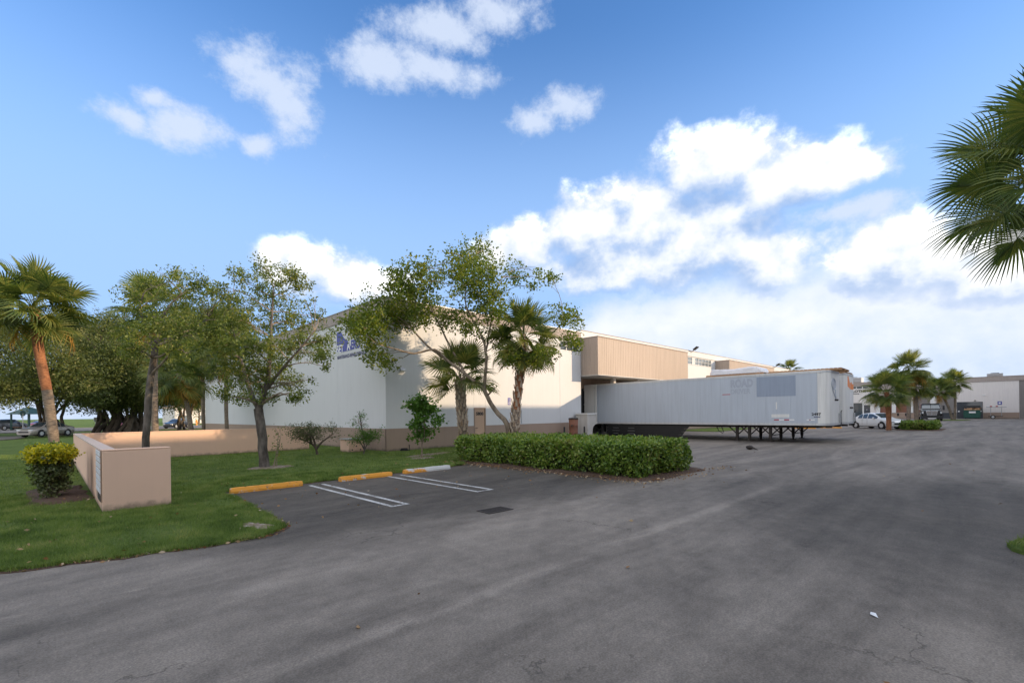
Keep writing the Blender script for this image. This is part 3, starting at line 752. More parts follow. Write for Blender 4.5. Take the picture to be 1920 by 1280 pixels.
for x in (44.4, 69.2):                                        # floodlights on the roof edge
    f_ = MB().tube([(x, Y0 - .10, 7.5), (x, Y0 - .45, 7.72)], .03, 6).build('flood_light', M['steel'], wh, True)
    MB().prism([(Y0 - .80, 7.92), (Y0 - .40, 7.66), (Y0 - .34, 7.74), (Y0 - .72, 8.0)], 'x', x - .22, x + .22).build('lamp_head', M['steel'], f_, True)

# wall sign on the shaded side
sg = empty('wall_sign', (X0 - .01, 25.6, 5.0), 0, 'blue company sign lettering and logo high on the shaded warehouse wall', 'sign')
XS = X0 - .004
LG = [(25.70, 5.42), (22.95, 5.42), (24.10, 6.28), (25.15, 6.28), (25.70, 6.28)]
mb = MB(); poly = [(25.72, 5.28), (25.72, 6.42), (25.22, 6.42), (24.86, 6.02), (24.35, 5.80), (23.86, 5.28)]
mb.prism(poly, 'x', XS - .012, XS).build('logo', M['blue'], sg, True)
text_mb('SET', .64, face_negx(XS - .016, 25.72, 5.24), .015, .002, .82).build('lettering', M['signwhite'], sg, True)
text_mb('A', .66, face_negx(XS - .016, 24.46, 5.32), .02, .002, .80).build('lettering', M['signwhite'], sg, True)
text_mb('ERO', .66, face_negx(XS - .004, 24.02, 5.32), .03, .002, .82).build('lettering', M['blue'], sg, True)
text_mb('MAINTENANCE-REPAIR-OVERHAUL', .27, face_negx(XS - .003, 25.70, 4.92), .008, .002, .78).build('tagline', M['navy'], sg, True)
# accessible-parking sign on the lit wall
ap = empty('parking_sign', (19.88, Y0, 2.53), 0, 'small blue accessible parking sign on the lit cream wall', 'sign')
MB().box((19.76, Y0 - .014, 2.31), (20.0, Y0 - .002, 2.74)).build('plate', M['blue'], ap, True, bevel=.002)
mb = MB(); c = (19.87, 2.52)
ring = [(c[0] + .055 * math.cos(a), Y0 - .017, c[1] + .055 * math.sin(a)) for a in [R(150 + 15 * k) for k in range(16)]]
mb.tube(ring, .010, 5); mb.tube([(19.865, Y0 - .017, 2.62), (19.865, Y0 - .017, 2.545), (19.915, Y0 - .017, 2.54), (19.935, Y0 - .017, 2.48), (19.955, Y0 - .017, 2.48)], .011, 5)
mb.lathe([(.018, 0), (.018, .003)], (19.862, Y0 - .0165, 2.655), 'y', 10)
mb.build('wheelchair_symbol', M['signwhite'], ap, True)
text_mb('PARKING', .045, face_negy(19.88, Y0 - .0150, 2.405), .002, 0, 1, 'CENTER').build('lettering', M['signwhite'], ap, True)
text_mb('ONLY', .045, face_negy(19.88, Y0 - .0150, 2.345), .002, 0, 1, 'CENTER').build('lettering', M['signwhite'], ap, True)

# dock end block, drum bin, small things along the wall
bk = empty('dock_block', (26.5, 19.9, 0), 0, 'white concrete block at the dock end beside the trailer rear', 'block')
MB().prism([(26.16, -.02), (26.72, -.02), (26.74, .55), (26.82, .80), (27.10, .98), (27.20, .98), (27.20, 1.66), (26.16, 1.66)], 'y', 19.3, 20.25).build('body', M['concrete'], bk, True)
MB().box((26.12, 19.26, 1.662), (27.24, 20.29, 1.75)).build('cap', M['white'], bk, True)
bn = empty('drum_bin', (24.95, 19.55, 0), 0, 'rust brown drum bin with lid between the wall and the white block', 'bin')
MB().lathe([(.27, 0), (.28, .02), (.27, .06), (.28, .45), (.29, .47), (.28, .49), (.29, .92), (.30, .94), (.29, .96), (.31, 1.36)], (24.95, 19.55, 0), 'z', 20).build('drum', M['brick'], bn, True, True)
MB().lathe([(.335, 1.362), (.335, 1.40), (.30, 1.44), (.05, 1.47)], (24.95, 19.55, 0), 'z', 20).build('lid', M['steel'], bn, True)
MB().tube([(24.70, 19.4, .95), (24.45, 19.3, .98), (24.35, 19.25, .9)], .03, 6).build('handle', M['steel'], bn, True)
for (x, y) in ((21.6, 17.6), (22.6, 16.9)):
    b_ = empty('short_bollard', (x, y, 0), 0, 'short black pipe bollard just behind the hedge, %s' % ('nearer the palms' if x < 22 else 'nearer the dock block'), 'bollard', 'short pipe bollards')
    MB().tube([(x, y, -.05), (x, y, .92)], .05, 10).build('pipe', M['black'], b_, True); MB().lathe([(.05, .922), (.055, .935), (.03, .975), (.005, .985)], (x, y, 0), 'z', 10).build('cap', M['black'], b_, True)
ub = empty('utility_box', (10.5, 21.8, 0), 0, 'squat concrete utility box with dark holes by the shaded wall', 'utility box')
MB().box((10.2, 21.45, .0), (10.95, 22.4, .62)).build('body', M['tanwall'], ub, True)
MB().box((10.16, 21.41, .622), (10.99, 22.44, .665)).build('lid', M['galv'], ub, True)
for (x, z) in ((10.36, .48), (10.78, .48), (10.36, .14), (10.78, .14), (10.57, .31)):
    MB().lathe([(.035, 0), (.035, .01)], (x, 21.443, z), 'y', 10).build('hole', M['black'], ub, True)
hs = empty('garden_hose', (12.4, 20.12, 0), 0, 'coiled black hose on the grass at the foot of the wall', 'hose')
mb = MB()
for k in range(4):
    mb.tube([(12.38 + (.20 - .015 * k) * math.cos(a), 20.12 + (.16 - .012 * k) * math.sin(a), .06 + .028 * k) for a in [2 * math.pi * i / 20 for i in range(21)]], .016, 6, False)
mb.tube([(12.58, 20.12, .06), (12.75, 20.2, .055), (12.85, 20.38, .1), (12.86, 20.43, .3)], .016, 6)
mb.build('coil', M['rubber'], hs, True)

# ================================================================== FAR BUILDING across the court
XF = 112.0
fb = empty('far_warehouse', (XF, 0, 0), 0, 'long off white dock building with taupe parapet at the far end', 'building')
MB().box((XF + .06, -34, -.1), (XF + 40, 60, 6.2)).build('core_wall', M['whitewall'], fb, True)
def fwall(y0, y1, z0, z1, m='whitewall', name='wall_panel', p=0.):
    return MB().box((XF - p, y0 + .004, z0), (XF + .055, y1 - .004, z1)).build(name, M[m], fb, True)
for a in np.arange(-3.1, 4.3, 3.7): fwall(a, a + 3.7, 1.0, 6.2)
fwall(-3.1, 1.05, -.05, .995, 'band', 'base_band', .01)
fwall(-34, -3.11, -.05, 6.2, 'dockdoor')
MB().box((XF - .12, -34, 6.205), (XF + .3, 60, 6.95)).build('parapet', M['parapet'], fb, True)
MB().box((XF - .16, -34, 6.952), (XF + .3, 60, 7.0)).build('coping', M['band'], fb, True)
# dark shutter behind the dumpster, roller doors on the dock
sh = MB().box((XF - .05, 1.07, -.02), (XF - .002, 4.25, 2.85)).build('shutter', M['cargrey'], fb, True)
for k in range(2): MB().lathe([(.12, 0), (.12, .05)], (XF - .12, (1.35, 4.0)[k], 1.25), 'x', 12).build('shutter_light', M['lamp'], sh, True)
fwall(4.30, 7.0, -.05, 1.05, 'cargrey', 'dock_face', .02)
for i, (a, b) in enumerate(((4.55, 6.85), (7.75, 10.0), (10.7, 12.5), (13.0, 14.8))):
    dk = MB().box((XF + .02, a, 1.1), (XF + .058, b, 4.15)).build('roller_door', M['dockdoor'] if i < 2 else M['darkrecess'], fb, True)
    for s_ in range(5): MB().box((XF + .008, a + .03, 1.12 + s_ * .61), (XF + .019, b - .03, 1.70 + s_ * .61)).build('slat', M['dockdoor'] if i < 2 else M['brick'], dk, True)
    MB().box((XF - .14, a + .2, .5), (XF - .03, a + .45, 1.0)).build('dock_bumper', M['rubber'], fb, True)
    MB().box((XF - .14, b - .45, .5), (XF - .03, b - .2, 1.0)).build('dock_bumper', M['rubber'], fb, True)
fwall(7.0, 15.5, -.05, 1.05, 'band', 'dock_face', .02)
fwall(4.3, 15.5, 4.2, 6.2, 'parapet', 'dock_fascia')
for y in (7.3, 10.35, 12.75, 15.1): MB().box((XF - .2, y - .3, 1.06), (XF + .05, y + .3, 4.19)).build('column', M['white'], fb, True)
# shop at the left end
fwall(15.5, 40, 3.05, 6.2); fwall(15.5, 16.3, -.05, 3.04); fwall(17.3, 17.5, 0, 3.04, 'white', 'mullion', .02)
st_ = MB().box((XF + .03, 17.5, .1), (XF + .055, 26, 3.0)).build('shop_window', M['glass'], fb, True)
for y in (19.2, 21.6, 24): MB().box((XF - .01, y - .05, .1), (XF + .028, y + .05, 3.0)).build('mullion', M['white'], st_, True)
MB().box((XF + .02, 16.32, .02), (XF + .05, 17.28, 2.6)).build('shop_door', M['cargrey'], fb, True)
text_mb('C', .30, face_negx(XF + .015, 16.95, 1.6), 0, .001).build('door_notice', M['signwhite'], fb, True)
for (a, b) in ((17.55, 18.35), (18.5, 19.3), (16.6, 17.4), (19.45, 20.25)):
    wv = MB().box((XF - .02, a - .06, 5.78), (XF - .003, b + .06, 6.52)).build('window', M['white'], fb, True)
    for z in (5.82, 6.17): MB().box((XF - .026, a, z), (XF - .021, b, z + .31)).build('pane', M['glass'], wv, True)
cs = empty('shop_sign', (XF, 18, 5), 0, 'black CLOTHING shop lettering on the far building beside the trailer', 'sign')
text_mb('CLOTHING', .62, face_negx(XF - .02, 19.55, 5.10), .028, .01, 1.1).build('lettering', M['black'], cs, True)
text_mb('manufacturing', .24, face_negx(XF - .02, 19.5, 4.75), .01, .01, 1.1).build('small_lettering', M['black'], cs, True)
hp = empty('parking_sign', (XF, -1.0, 2.5), 0, 'tiny blue square sign on the far white wall above the cart', 'sign')
MB().box((XF - .03, -1.15, 2.3), (XF - .005, -.65, 2.85)).build('plate', M['blue'], hp, True)
MB().box((XF - .033, -1.02, 2.45), (XF - .031, -.78, 2.7)).build('symbol', M['signwhite'], hp, True)
for (y, z, s) in ((.9, 3.9, .12), (2.0, 3.05, .1)):
    MB().box((XF - .14, y - s, z - s * .6), (XF - .002, y + s, z + s * .6)).build('wall_light', M['white'] if z > 3.5 else M['steel'], fb, True)
def roof_unit(x, y, sx, sy, sz, label):
    r = empty('rooftop_unit', (x, y, 7.0), 0, label, 'air conditioner')
    MB().box((-sx, -sy, .001 - .8), (sx, sy, sz)).build('housing', M['galv'], r, bevel=.03)
    for k in range(4): MB().box((-sx - .02, -sy + .1, .12 + k * sz / 5), (-sx - .002, sy - .1, .12 + k * sz / 5 + sz / 9)).build('louvre', M['dockdoor'], r)
    MB().lathe([(min(sx, sy) * .55, 0), (min(sx, sy) * .55, .12)], (0, 0, sz), 'z', 16).build('fan_ring', M['steel'], r)
roof_unit(120, 20.2, 1.2, 1.5, 1.35, 'grey rooftop air unit above the shop lettering')
roof_unit(122, 9.4, 1.2, .7, 1.6, 'narrow grey rooftop unit between the two clusters of far palms')
roof_unit(118, -.4, 1.0, 1.0, .75, 'flat dark rooftop unit above the far white wall')
# ================================================================== warehouse on the near side of the court (behind the viewer; it shades the lot)
nw = empty('near_warehouse', (40, -8, 0), 0, 'taller cream dock warehouse on the near side of the court, outside the photo', 'building')
MB().box((-34, -40, -.1), (150, -8, 9.2)).build('wall', M['stucco'], nw, True)
MB().box((-34, -7.99, -.05), (150, -7.9, 1.15)).build('base_band', M['band'], nw, True)
MB().box((-34.1, -8.4, 9.202), (150.1, -7.9, 9.85)).build('parapet', M['parapet'], nw, True)
for x in range(-28, 148, 8): MB().box((x, -7.99, 1.2), (x + 3.2, -7.93, 4.2)).build('dock_door', M['dockdoor'], nw, True)
# pale low buildings across the street, seen between the trunks
for i, (x0, x1, y, h, lb) in enumerate(((-60, -12, 170, 4.2, 'long pale low building across the street left of the fig trunks'), (26, 60, 165, 4.5, 'pale low building across the street beside the warehouse edge'))):
    q = empty('distant_building', ((x0 + x1) / 2, y, 0), 0, lb, 'building')
    MB().box((x0, y, -.1), (x1, y + 20, h)).build('wall', M['whitewall'], q, True)
    MB().box((x0 - .3, y - .3, h + .002), (x1 + .3, y + 20, h + .5)).build('roof', M['tanwall'], q, True)
    for k in range(int((x1 - x0) / 5)):
        MB().box((x0 + 1 + k * 5, y - .03, .9), (x0 + 3.4 + k * 5, y - .004, 2.3)).build('window', M['glasspale'], q, True)
# ================================================================== TRAILERS
def wheel(parent, c, r, wd, axis, seg=22, name='wheel'):
    """tyre with rim; axis 'x' or 'y' is the axle; parts: tyre (the wheel mesh) > rim"""
    h = wd / 2
    wv = MB().lathe([(r * .62, -h), (r * .93, -h), (r, -h * .7), (r, h * .7), (r * .93, h), (r * .62, h)], c, axis, seg).build(name, M['rubber'], parent)
    smooth_by_angle(wv, 35)
    rm = MB().lathe([(r * .61, -h * 1.02), (r * .55, -h * 1.02), (r * .5, -h * .75), (r * .2, -h * .85), (.01, -h * .95)], c, axis, seg)
    rm.lathe([(r * .61, h * 1.02), (r * .55, h * 1.02), (r * .5, h * .75), (r * .2, h * .85), (.01, h * .95)], c, axis, seg)
    smooth_by_angle(rm.build('rim', M['alu'], wv), 35)
    mb = MB()
    for k in range(5):
        a = 2 * math.pi * k / 5
        for s in (-1, 1):
            q = (r * .38 * math.cos(a), r * .38 * math.sin(a)); o_ = s * h * .86
            p_ = (c[0] + o_, c[1] + q[0], c[2] + q[1]) if axis == 'x' else (c[0] + q[1], c[1] + o_, c[2] + q[0])
            mb.cbox(p_, (.03, r * .16, r * .16) if axis == 'x' else (r * .16, .03, r * .16))
    mb.build('rim_slot', M['black'], wv)
    return wv
def trailer(u0, v0, L, label, first):
    """box trailer backed up to the dock, long axis along y, rounded nose towards -y; u0 = near side"""
    W, Z0, Z1 = 2.5, .98, 3.86
    t = empty('box_trailer', (u0, v0, 0), 0, label, 'trailer', 'box trailers backed up to the dock')
    rr = .42; arc = []
    for cx, a0, a1 in ((rr, 180, 270), (W - rr, 270, 360)):
        for i in range(7):
            a = R(a0 + (a1 - a0) * i / 6); arc.append((cx + rr * math.cos(a), rr + rr * math.sin(a)))
    core = [(x * .992 + .010, y + .006) for x, y in arc] + [(W - .012, L), (.012, L)]
    MB().prism(core, 'z', Z1 - .04, Z0 + .02).build('box_body', M['trailer'], t)
    nz = [(x, y - .014) for x, y in arc] + [(W + .012, .55), (W - .02, .55), (W - .02, .5), (.02, .5), (.02, .55), (-.012, .55)]
    smooth_by_angle(MB().prism(nz, 'z', Z1 - .10, Z0 + .10).build('nose', M['nose'], t), 50)
    for z0, z1, m in ((Z1 - .098, Z1 + .01, 'alu'), (Z0 - .02, Z0 + .098, 'alu')):
        rl = [(x * 1.0 - .0, y - .03) for x, y in arc]
        rl = [(-.022 if x < .01 else (W + .022 if x > W - .01 else x), y) for x, y in rl] + [(W + .022, L), (-.022, L)]
        MB().prism(rl, 'z', z1, z0).build('rail', M[m], t)
    MB().prism(core, 'z', Z1 + .03, Z1 + .011).build('roof', M['nose'], t)
    n = 12; st = (L - .56) / n
    for i in range(n):
        a, b = .56 + i * st + .0025, .56 + (i + 1) * st - .0025
        MB().box((-.012, a, Z0 + .102), (.0105, b, Z1 - .102)).build('side_panel', M['trailer'], t)
        MB().box((W - .011, a, Z0 + .102), (W + .012, b, Z1 - .102)).build('side_panel', M['trailer'], t)
    mb = MB()                                                       # rivets along the bottom rail
    for i in range(60): mb.cbox((-.024, .6 + i * (L - .7) / 60, Z0 + .07), (.006, .02, .02))
    mb.build('rivet_row', M['nose'], t)
    MB().box((.35, .6, Z0 - .16), (W - .35, L - .1, Z0 - .022)).build('floor_beam', M['steel'], t)
    legs = ((.3, 2.95), (2.2, 2.95), (.3, 4.08), (2.2, 4.08), (.3, 4.78)) if first else ((.3, 2.75), (2.2, 2.75))
    for x, y in legs:
        lg = MB().box((x - .07, y - .07, .16), (x + .07, y + .07, Z0 - .03)).build('landing_leg', M['steel'], t)
        MB().box((x - .05, y - .05, .03), (x + .05, y + .05, .158)).build('inner_leg', M['steel'], lg)
        MB().box((x - .15, y - .13, .0), (x + .15, y + .13, .03)).build('foot', M['steel'], lg)
        for s in (-1, 1):
            MB().tube([(x + .09, y + s * .06, .42), (x + .09, y + s * .60, Z0 - .03)], .036, 6).build('brace', M['steel'], lg)
    MB().tube([(.3, legs[0][1], .36), (2.2, legs[0][1], .36)], .025, 6).build('cross_shaft', M['steel'], t)
    if first:
        MB().tube([(.2, 5.7, Z0 - .03), (.2, 5.55, .52), (.2, 5.62, .45), (.2, 5.85, .60), (.2, 6.0, Z0 - .03)], .022, 6).build('hanger_loop', M['steel'], t)
    # running gear far back, dark slatted skirt in front of it
    for y in (L - 3.9, L - 2.65):
        for x in (.02 + .15, .02 + .46, W - .46 - .02, W - .15 - .02): wheel(t, (x, y, .5), .5, .26, 'x')
        MB().tube([(.4, y, .5), (W - .4, y, .5)], .07, 8).build('axle', M['steel'], t)
    MB().box((.4, L - 4.6, .72), (W - .4, L - 1.9, Z0 - .162)).build('bogie', M['steel'], t)
    if first:
        for i in range(4):
            z = .10 + i * .195; y0 = 8.25 - (z - .1) * .85
            MB().prism([(y0, z), (13.9, z), (13.9, z + .180), (y0 - .15, z + .180)], 'x', .03, .06).build('skirt_board', M['black'], t)
        MB().prism([(8.55, .12), (13.8, .12), (13.8, .84), (7.85, .84)], 'x', .062, .09).build('skirt_backing', M['black'], t)
        MB().box((.0, 14.25, .35), (.5, 14.29, Z0 - .03)).build('mud_flap', M['rubber'], t)
    MB().box((.02, L + .001, Z0), (.16, L + .05, Z1 - .1)).build('rear_post', M['alu'], t)
    MB().box((W - .16, L + .001, Z0), (W - .02, L + .05, Z1 - .1)).build('rear_post', M['alu'], t)
    dr_ = MB().box((-.17, L - 1.15, Z0 - .03), (-.11, L - .02, Z1 - .0)).build('rear_door', M['white'], t)   # swung right round against the side
    for z in (1.3, 2.4, 3.5): MB().box((-.14, L - .02, z - .06), (.02, L + .06, z + .06)).build('hinge', M['galv'], dr_)
    MB().tube([(-.185, L - .95, Z0 + .1), (-.185, L - .95, Z1 - .2)], .018, 6).build('lock_rod', M['galv'], dr_)
    # coupling gear on the nose
    for x in (1.05, 1.45): MB().lathe([(.05, 0), (.05, .08), (.02, .09)], (x, -.10, 2.32 if first else 1.9), 'y', 10).build('gladhand', M['steel'], t)
    MB().box((1.9, -.09, Z0 + .1), (2.16, -.016, Z0 + .62)).build('paper_box', M['galv'], t)
    mb = MB(); mb.tube([(2.25, -.06, Z0 + .05), (2.25, -.06, Z0 + .7), (2.30, -.10, Z0 + .78)], .02, 6); mb.tube([(2.34, -.06, Z0 + .02), (2.34, -.05, Z0 + .74)], .02, 6)
    mb.build('hose', M['black'], t)
    for x in (.25, W - .25): MB().box((x - .06, -.04, Z0 - .14), (x + .06, .25, Z0 - .022)).build('upper_coupler', M['steel'], t)
    return t
t1 = trailer(29.2, 5.95, 15.75, 'long grey box trailer with ghost lettering, nearest of the two at the dock', True)
t2 = trailer(32.45, 5.85, 15.9, 'white nosed box trailer with orange marks standing behind the grey one', False)
# markings on the near trailer (flat print, 2 mm proud of the skin)
xs = 29.2 - .0145
def decal(y0, y1, z0, z1, m, name, parent=t1):
    return MB().box((xs - .001, min(y0, y1), z0), (xs + .0015, max(y0, y1), z1)).build(name, m, parent, True)
decal(9.52, 7.52, 2.58, 3.70, M['trailerpatch'], 'overpaint_patch')
text_mb('ROAD', .62, face_negx(xs - .0005, 10.98, 3.20), .035, 0, .72).build('ghost_lettering', M['ghost'], t1, True)
text_mb('DRIVER', .40, face_negx(xs - .0005, 10.98, 2.80), .012, 0, .84).build('ghost_lettering', M['ghost'], t1, True)
decal(11.46, 11.0, 2.76, 2.80, M['red'], 'red_scrape')
decal(8.52, 8.46, 1.86, 2.26, M['white'], 'white_strip')
decal(8.75, 7.85, 1.40, 1.58, M['nose'], 'faded_panel')
for i in range(4): decal(8.62 - i * .255, 8.62 - (i + 1) * .255 + .004, 1.235, 1.295, M['red'] if i % 2 == 0 else M['signwhite'], 'reflective_tape')
for i, (a, b, m) in enumerate(((7.02, 6.90, 'signwhite'), (6.88, 6.84, 'red'), (6.82, 6.64, 'signwhite'))): decal(a, b, 1.235, 1.29, M[m], 'reflective_tape')
text_mb('2497', .19, face_negx(xs - .0005, 6.78, 1.50), .008, 0, 1.1).build('unit_number', M['black'], t1, True)
text_mb('MAINE', .09, face_negx(xs - .0005, 6.68, 1.385), .004, 0, 1.1).build('small_lettering', M['navy'], t1, True)
# emblem on the nose: a ribbed globe over a tail
yn = 5.95 - .016; mb = MB(); ex, ez = 30.02, 3.16
for k in range(3):
    a_ = (.48, .30, .10)[k]
    mb.tube([(ex + a_ * math.cos(a), yn, ez + .30 * math.sin(a)) for a in [2 * math.pi * i / 20 for i in range(21)]], .018, 4, False)
for dz in (-.15, 0, .15): mb.tube([(ex - .48 * math.cos(dz * 3.2), yn, ez + dz), (ex + .48 * math.cos(dz * 3.2), yn, ez + dz)], .010, 4)
mb.tube([(ex - .3, yn, ez - .28), (ex + .2, yn, ez - .62), (ex + .45, yn, ez - .80)], .03, 5); mb.tube([(ex + .3, yn, ez - .28), (ex + .36, yn, ez - .62), (ex + .5, yn, ez - .74)], .03, 5)
mb.build('nose_emblem', M['ghost'], t1, True)
yn2 = 5.85 - .016
def nose2(poly, m, name): MB().prism(poly, 'y', yn2 - .003, yn2 + .0015).build(name, M[m], t2, True)
nose2([(32.95, 3.15), (33.55, 3.0), (33.55, 3.32), (33.20, 3.72), (32.95, 3.72)], 'orange', 'orange_mark')
nose2([(33.65, 2.98), (34.55, 2.98), (34.55, 3.30), (34.15, 3.30), (34.05, 3.42), (33.65, 3.36)], 'orange', 'orange_mark')
nose2([(33.55, 2.15), (34.05, 2.15), (34.05, 2.80), (33.55, 2.80)], 'signwhite', 'white_poster')
# loads on the trailer roofs
ZR = 3.86 + .032
def pallet(loc, sx, sy, label, rz=0):
    p_ = empty('pallet', loc, rz, label, 'pallet', 'timber pallets on the trailer roof')
    for k in (-1, 0, 1): MB().box((k * (sx / 2 - .05) - .045, -sy / 2, .0), (k * (sx / 2 - .05) + .045, sy / 2, .085)).build('bearer', M['wood'], p_)
    nn = max(4, int(sy / .19))
    for k in range(nn):
        y = -sy / 2 + (k + .5) * sy / nn
        MB().box((-sx / 2, y - .065, .087), (sx / 2, y + .065, .107)).build('board', M['wood'], p_)
    return p_
pallet((30.4, 10.85, ZR), 2.2, 3.3, 'timber pallet under the white wrapped bundle on the trailer roof')
wb = empty('wrapped_bundle', (30.2, 10.85, ZR + .108), 0, 'bundle wrapped in white plastic lying on top of the grey trailer', 'bundle')
bm = bmesh.new(); bmesh.ops.create_grid(bm, x_segments=16, y_segments=26, size=1)
bmesh.ops.delete(bm, geom=[], context='VERTS')
def lumpy(nx, ny, fx):
    vs, fs = [], []
    for j in range(ny + 1):
        for i in range(nx + 1): vs.append(fx(i / nx, j / ny))
    for j in range(ny):
        for i in range(nx): fs.append((j*(nx+1)+i, j*(nx+1)+i+1, (j+1)*(nx+1)+i+1, (j+1)*(nx+1)+i))
    return vs, fs
bm.free()
def bund(s, t_):
    y = -1.5 + 3.0 * t_; e = min(t_, 1 - t_); a = math.pi * s
    hw = .92 * min(1, .72 + e * 4); hh = (.33 + .03 * math.sin(t_ * 9) + rnd.uniform(-.012, .012)) * min(1, .25 + e * 14)
    c_, s_ = math.cos(a), math.sin(a)
    return (math.copysign(abs(c_) ** .16, c_) * hw + rnd.uniform(-.012, .012), y, (abs(s_) ** .18) * hh * (1 + .06 * math.sin(s * 11 + t_ * 5)))
vs, fs = lumpy(14, 30, bund)
mb = MB(); mb.add(vs, fs); mb.f += [tuple(range(14, -1, -1)), tuple(30 * 15 + k for k in range(15))]
smooth_by_angle(mb.build('wrapping', M['wrap'], wb), 60)
pl2 = pallet((30.6, 7.25, ZR), 2.3, 3.5, 'flat timber pallet over the front end of the grey trailer roof', R(2))
pl3 = pallet((33.6, 7.6, ZR), 2.3, 3.4, 'flat timber pallet on the roof of the trailer behind')
pl4 = pallet((33.5, 14.5, ZR), 2.2, 5.4, 'long timber pallet on the rear trailer roof below the canopy')

# ================================================================== VEHICLES
def car(name, label, cat, stations, W, loc, rz, paint, wheels_x, wr, glass_rng, group=None, pillars=(), rear_lamps=True, zb=.24, detail=True):
    """stations along the length (front = +x): x, belt z, top z, half-width factor, roof half-width factor"""
    r = empty(name, loc, rz, label, cat, group)
    S = []
    st = sorted(stations)
    for i, s in enumerate(st):                     # refine for smooth curvature
        S.append(s)
        if i < len(st) - 1 and st[i + 1][0] - s[0] > .28:
            k = 3
            for j in range(1, k):
                t_ = j / k; S.append(tuple(a + (b - a) * t_ for a, b in zip(s, st[i + 1])))
    body, gl = MB(), MB(); hw = W / 2
    ring = lambda s: [(s[0], 0, zb), (s[0], hw * s[3] * .9, zb), (s[0], hw * s[3] * .985, zb + .12), (s[0], hw * s[3], (zb + s[1]) / 2 + .05), (s[0], hw * s[3] * .97, s[1]),
                      (s[0], hw * s[4] * 1.0, s[1] + (s[2] - s[1]) * .90), (s[0], hw * s[4] * .82, s[2] - .012), (s[0], 0, s[2])]
    for sg_ in (1, -1):
        base = len(body.v)
        for s in S: body.v += [(x, y * sg_, z) for x, y, z in ring(s)]
        for i in range(len(S) - 1):
            xm = (S[i][0] + S[i + 1][0]) / 2
            for k in range(7):
                q = [base + i * 8 + k, base + (i + 1) * 8 + k, base + (i + 1) * 8 + k + 1, base + i * 8 + k + 1]
                if sg_ < 0: q = q[::-1]
                body.f.append(tuple(q))
    base = len(body.v)
    for e in (0, len(S) - 1):
        rg = ring(S[e]); pts = rg + [(x, -y, z) for x, y, z in rg[-2:0:-1]]
        b = len(body.v); body.v += pts; body.f.append(tuple(range(b, b + len(pts))) if e else tuple(range(b + len(pts) - 1, b - 1, -1)))
    bd = body.build('body', paint, r); bmx = bmesh.new(); bmx.from_mesh(bd.data); bmesh.ops.remove_doubles(bmx, verts=bmx.verts, dist=1e-4); bmesh.ops.recalc_face_normals(bmx, faces=bmx.faces); bmx.to_mesh(bd.data); bmx.free()
    smooth_by_angle(bd, 32)
    # glazing: panes lying just proud of the shell
    def at(x):
        for i in range(len(S) - 1):
            if S[i][0] <= x <= S[i + 1][0]:
                t_ = (x - S[i][0]) / (S[i + 1][0] - S[i][0] + 1e-9); return tuple(a + (b - a) * t_ for a, b in zip(S[i], S[i + 1]))
        return S[-1]
    x0, x1, wr0, wr1, ws0, ws1 = glass_rng      # side glass range, rear screen range, windscreen range
    cuts = [x0] + list(pillars) + [x1]
    for sg_ in (1, -1):
        for a, b in zip(cuts[:-1], cuts[1:]):
            xx = np.linspace(a + .04, b - .04, 7); vs, fs = [], []
            for x in xx:
                s = at(x); h = s[2] - s[1]
                lo_ = (x, (hw * s[3] * .97 + .008) * sg_, s[1] + .03); tt = .86
                y_hi = hw * s[3] * .97 + (hw * s[4] - hw * s[3] * .97) * (tt / .9)
                vs += [lo_, (x, (y_hi + .008) * sg_, s[1] + max(h * tt, .04))]
            for i in range(6): fs.append((i*2, i*2+2, i*2+3, i*2+1) if sg_ > 0 else (i*2+1, i*2+3, i*2+2, i*2))
            MB().add(vs, fs).build('side_window', M['glass'], r)
    for nm, a, b in (('rear_window', wr0, wr1), ('windscreen', ws0, ws1)):
        vs, fs = [], []
        xx = np.linspace(a, b, 5)
        for x in xx:
            s = at(x)
            vs += [(x, hw * s[4] * .80, s[2] + .006), (x, 0, s[2] + .018), (x, -hw * s[4] * .80, s[2] + .006)]
        for i in range(4): fs += [(i*3, i*3+1, i*3+4, i*3+3), (i*3+1, i*3+2, i*3+5, i*3+4)]
        MB().add(vs, fs).build(nm, M['glass'], r)
    xf, xr = S[-1][0], S[0][0]
    for sg_ in (1, -1):
        MB().cbox((xf - .16, sg_ * hw * .66, .66 if W < 1.9 else .85), (.30, .36, .13)).build('headlight', M['lamp'], r, bevel=.03)
        MB().cbox((xr + .12, sg_ * hw * .70, .80 if W < 1.9 else 1.0), (.22, .30, .15)).build('tail_light', M['taillamp'], r, bevel=.03)
        s = at(ws0 - .1 if ws0 < ws1 else ws1); mr = (ws0 + ws1) / 2
        MB().cbox((mr - .12, sg_ * (hw + .08), at(mr)[1] + .08), (.10, .18, .13)).build('mirror', paint, r, bevel=.03)
        for x in wheels_x:
            wheel(r, (x, sg_ * (hw - .10), wr), wr, .21, 'y')
            mb = MB(); mb.lathe([(wr + .05, -.004), (wr + .05, .004)], (x, sg_ * (hw * .985 + .004), wr + .02), 'y', 22); mb.build('wheel_arch', M['black'], r)
        for x in (x0 + .55, pillars[0] - .15 if pillars else 0):
            s = at(x); MB().cbox((x, sg_ * (hw * s[3] + .012), s[1] - .10), (.16, .02, .03)).build('door_handle', paint, r)
        if detail:
            mb = MB()
            for x in [q for q in pillars]: s = at(x); mb.box((x - .006, sg_ * (hw * s[3] + .001), zb + .15), (x + .006, sg_ * (hw * s[3] * .99 + .006), s[1]))
            mb.build('door_seam', M['black'], r)
    MB().cbox((xf - .005, 0, .48), (.04, W * .55, .14)).build('grille', M['black'], r)
    MB().cbox((xr + .005, 0, .62), (.03, .5, .12)).build('number_plate', M['signwhite'], r)
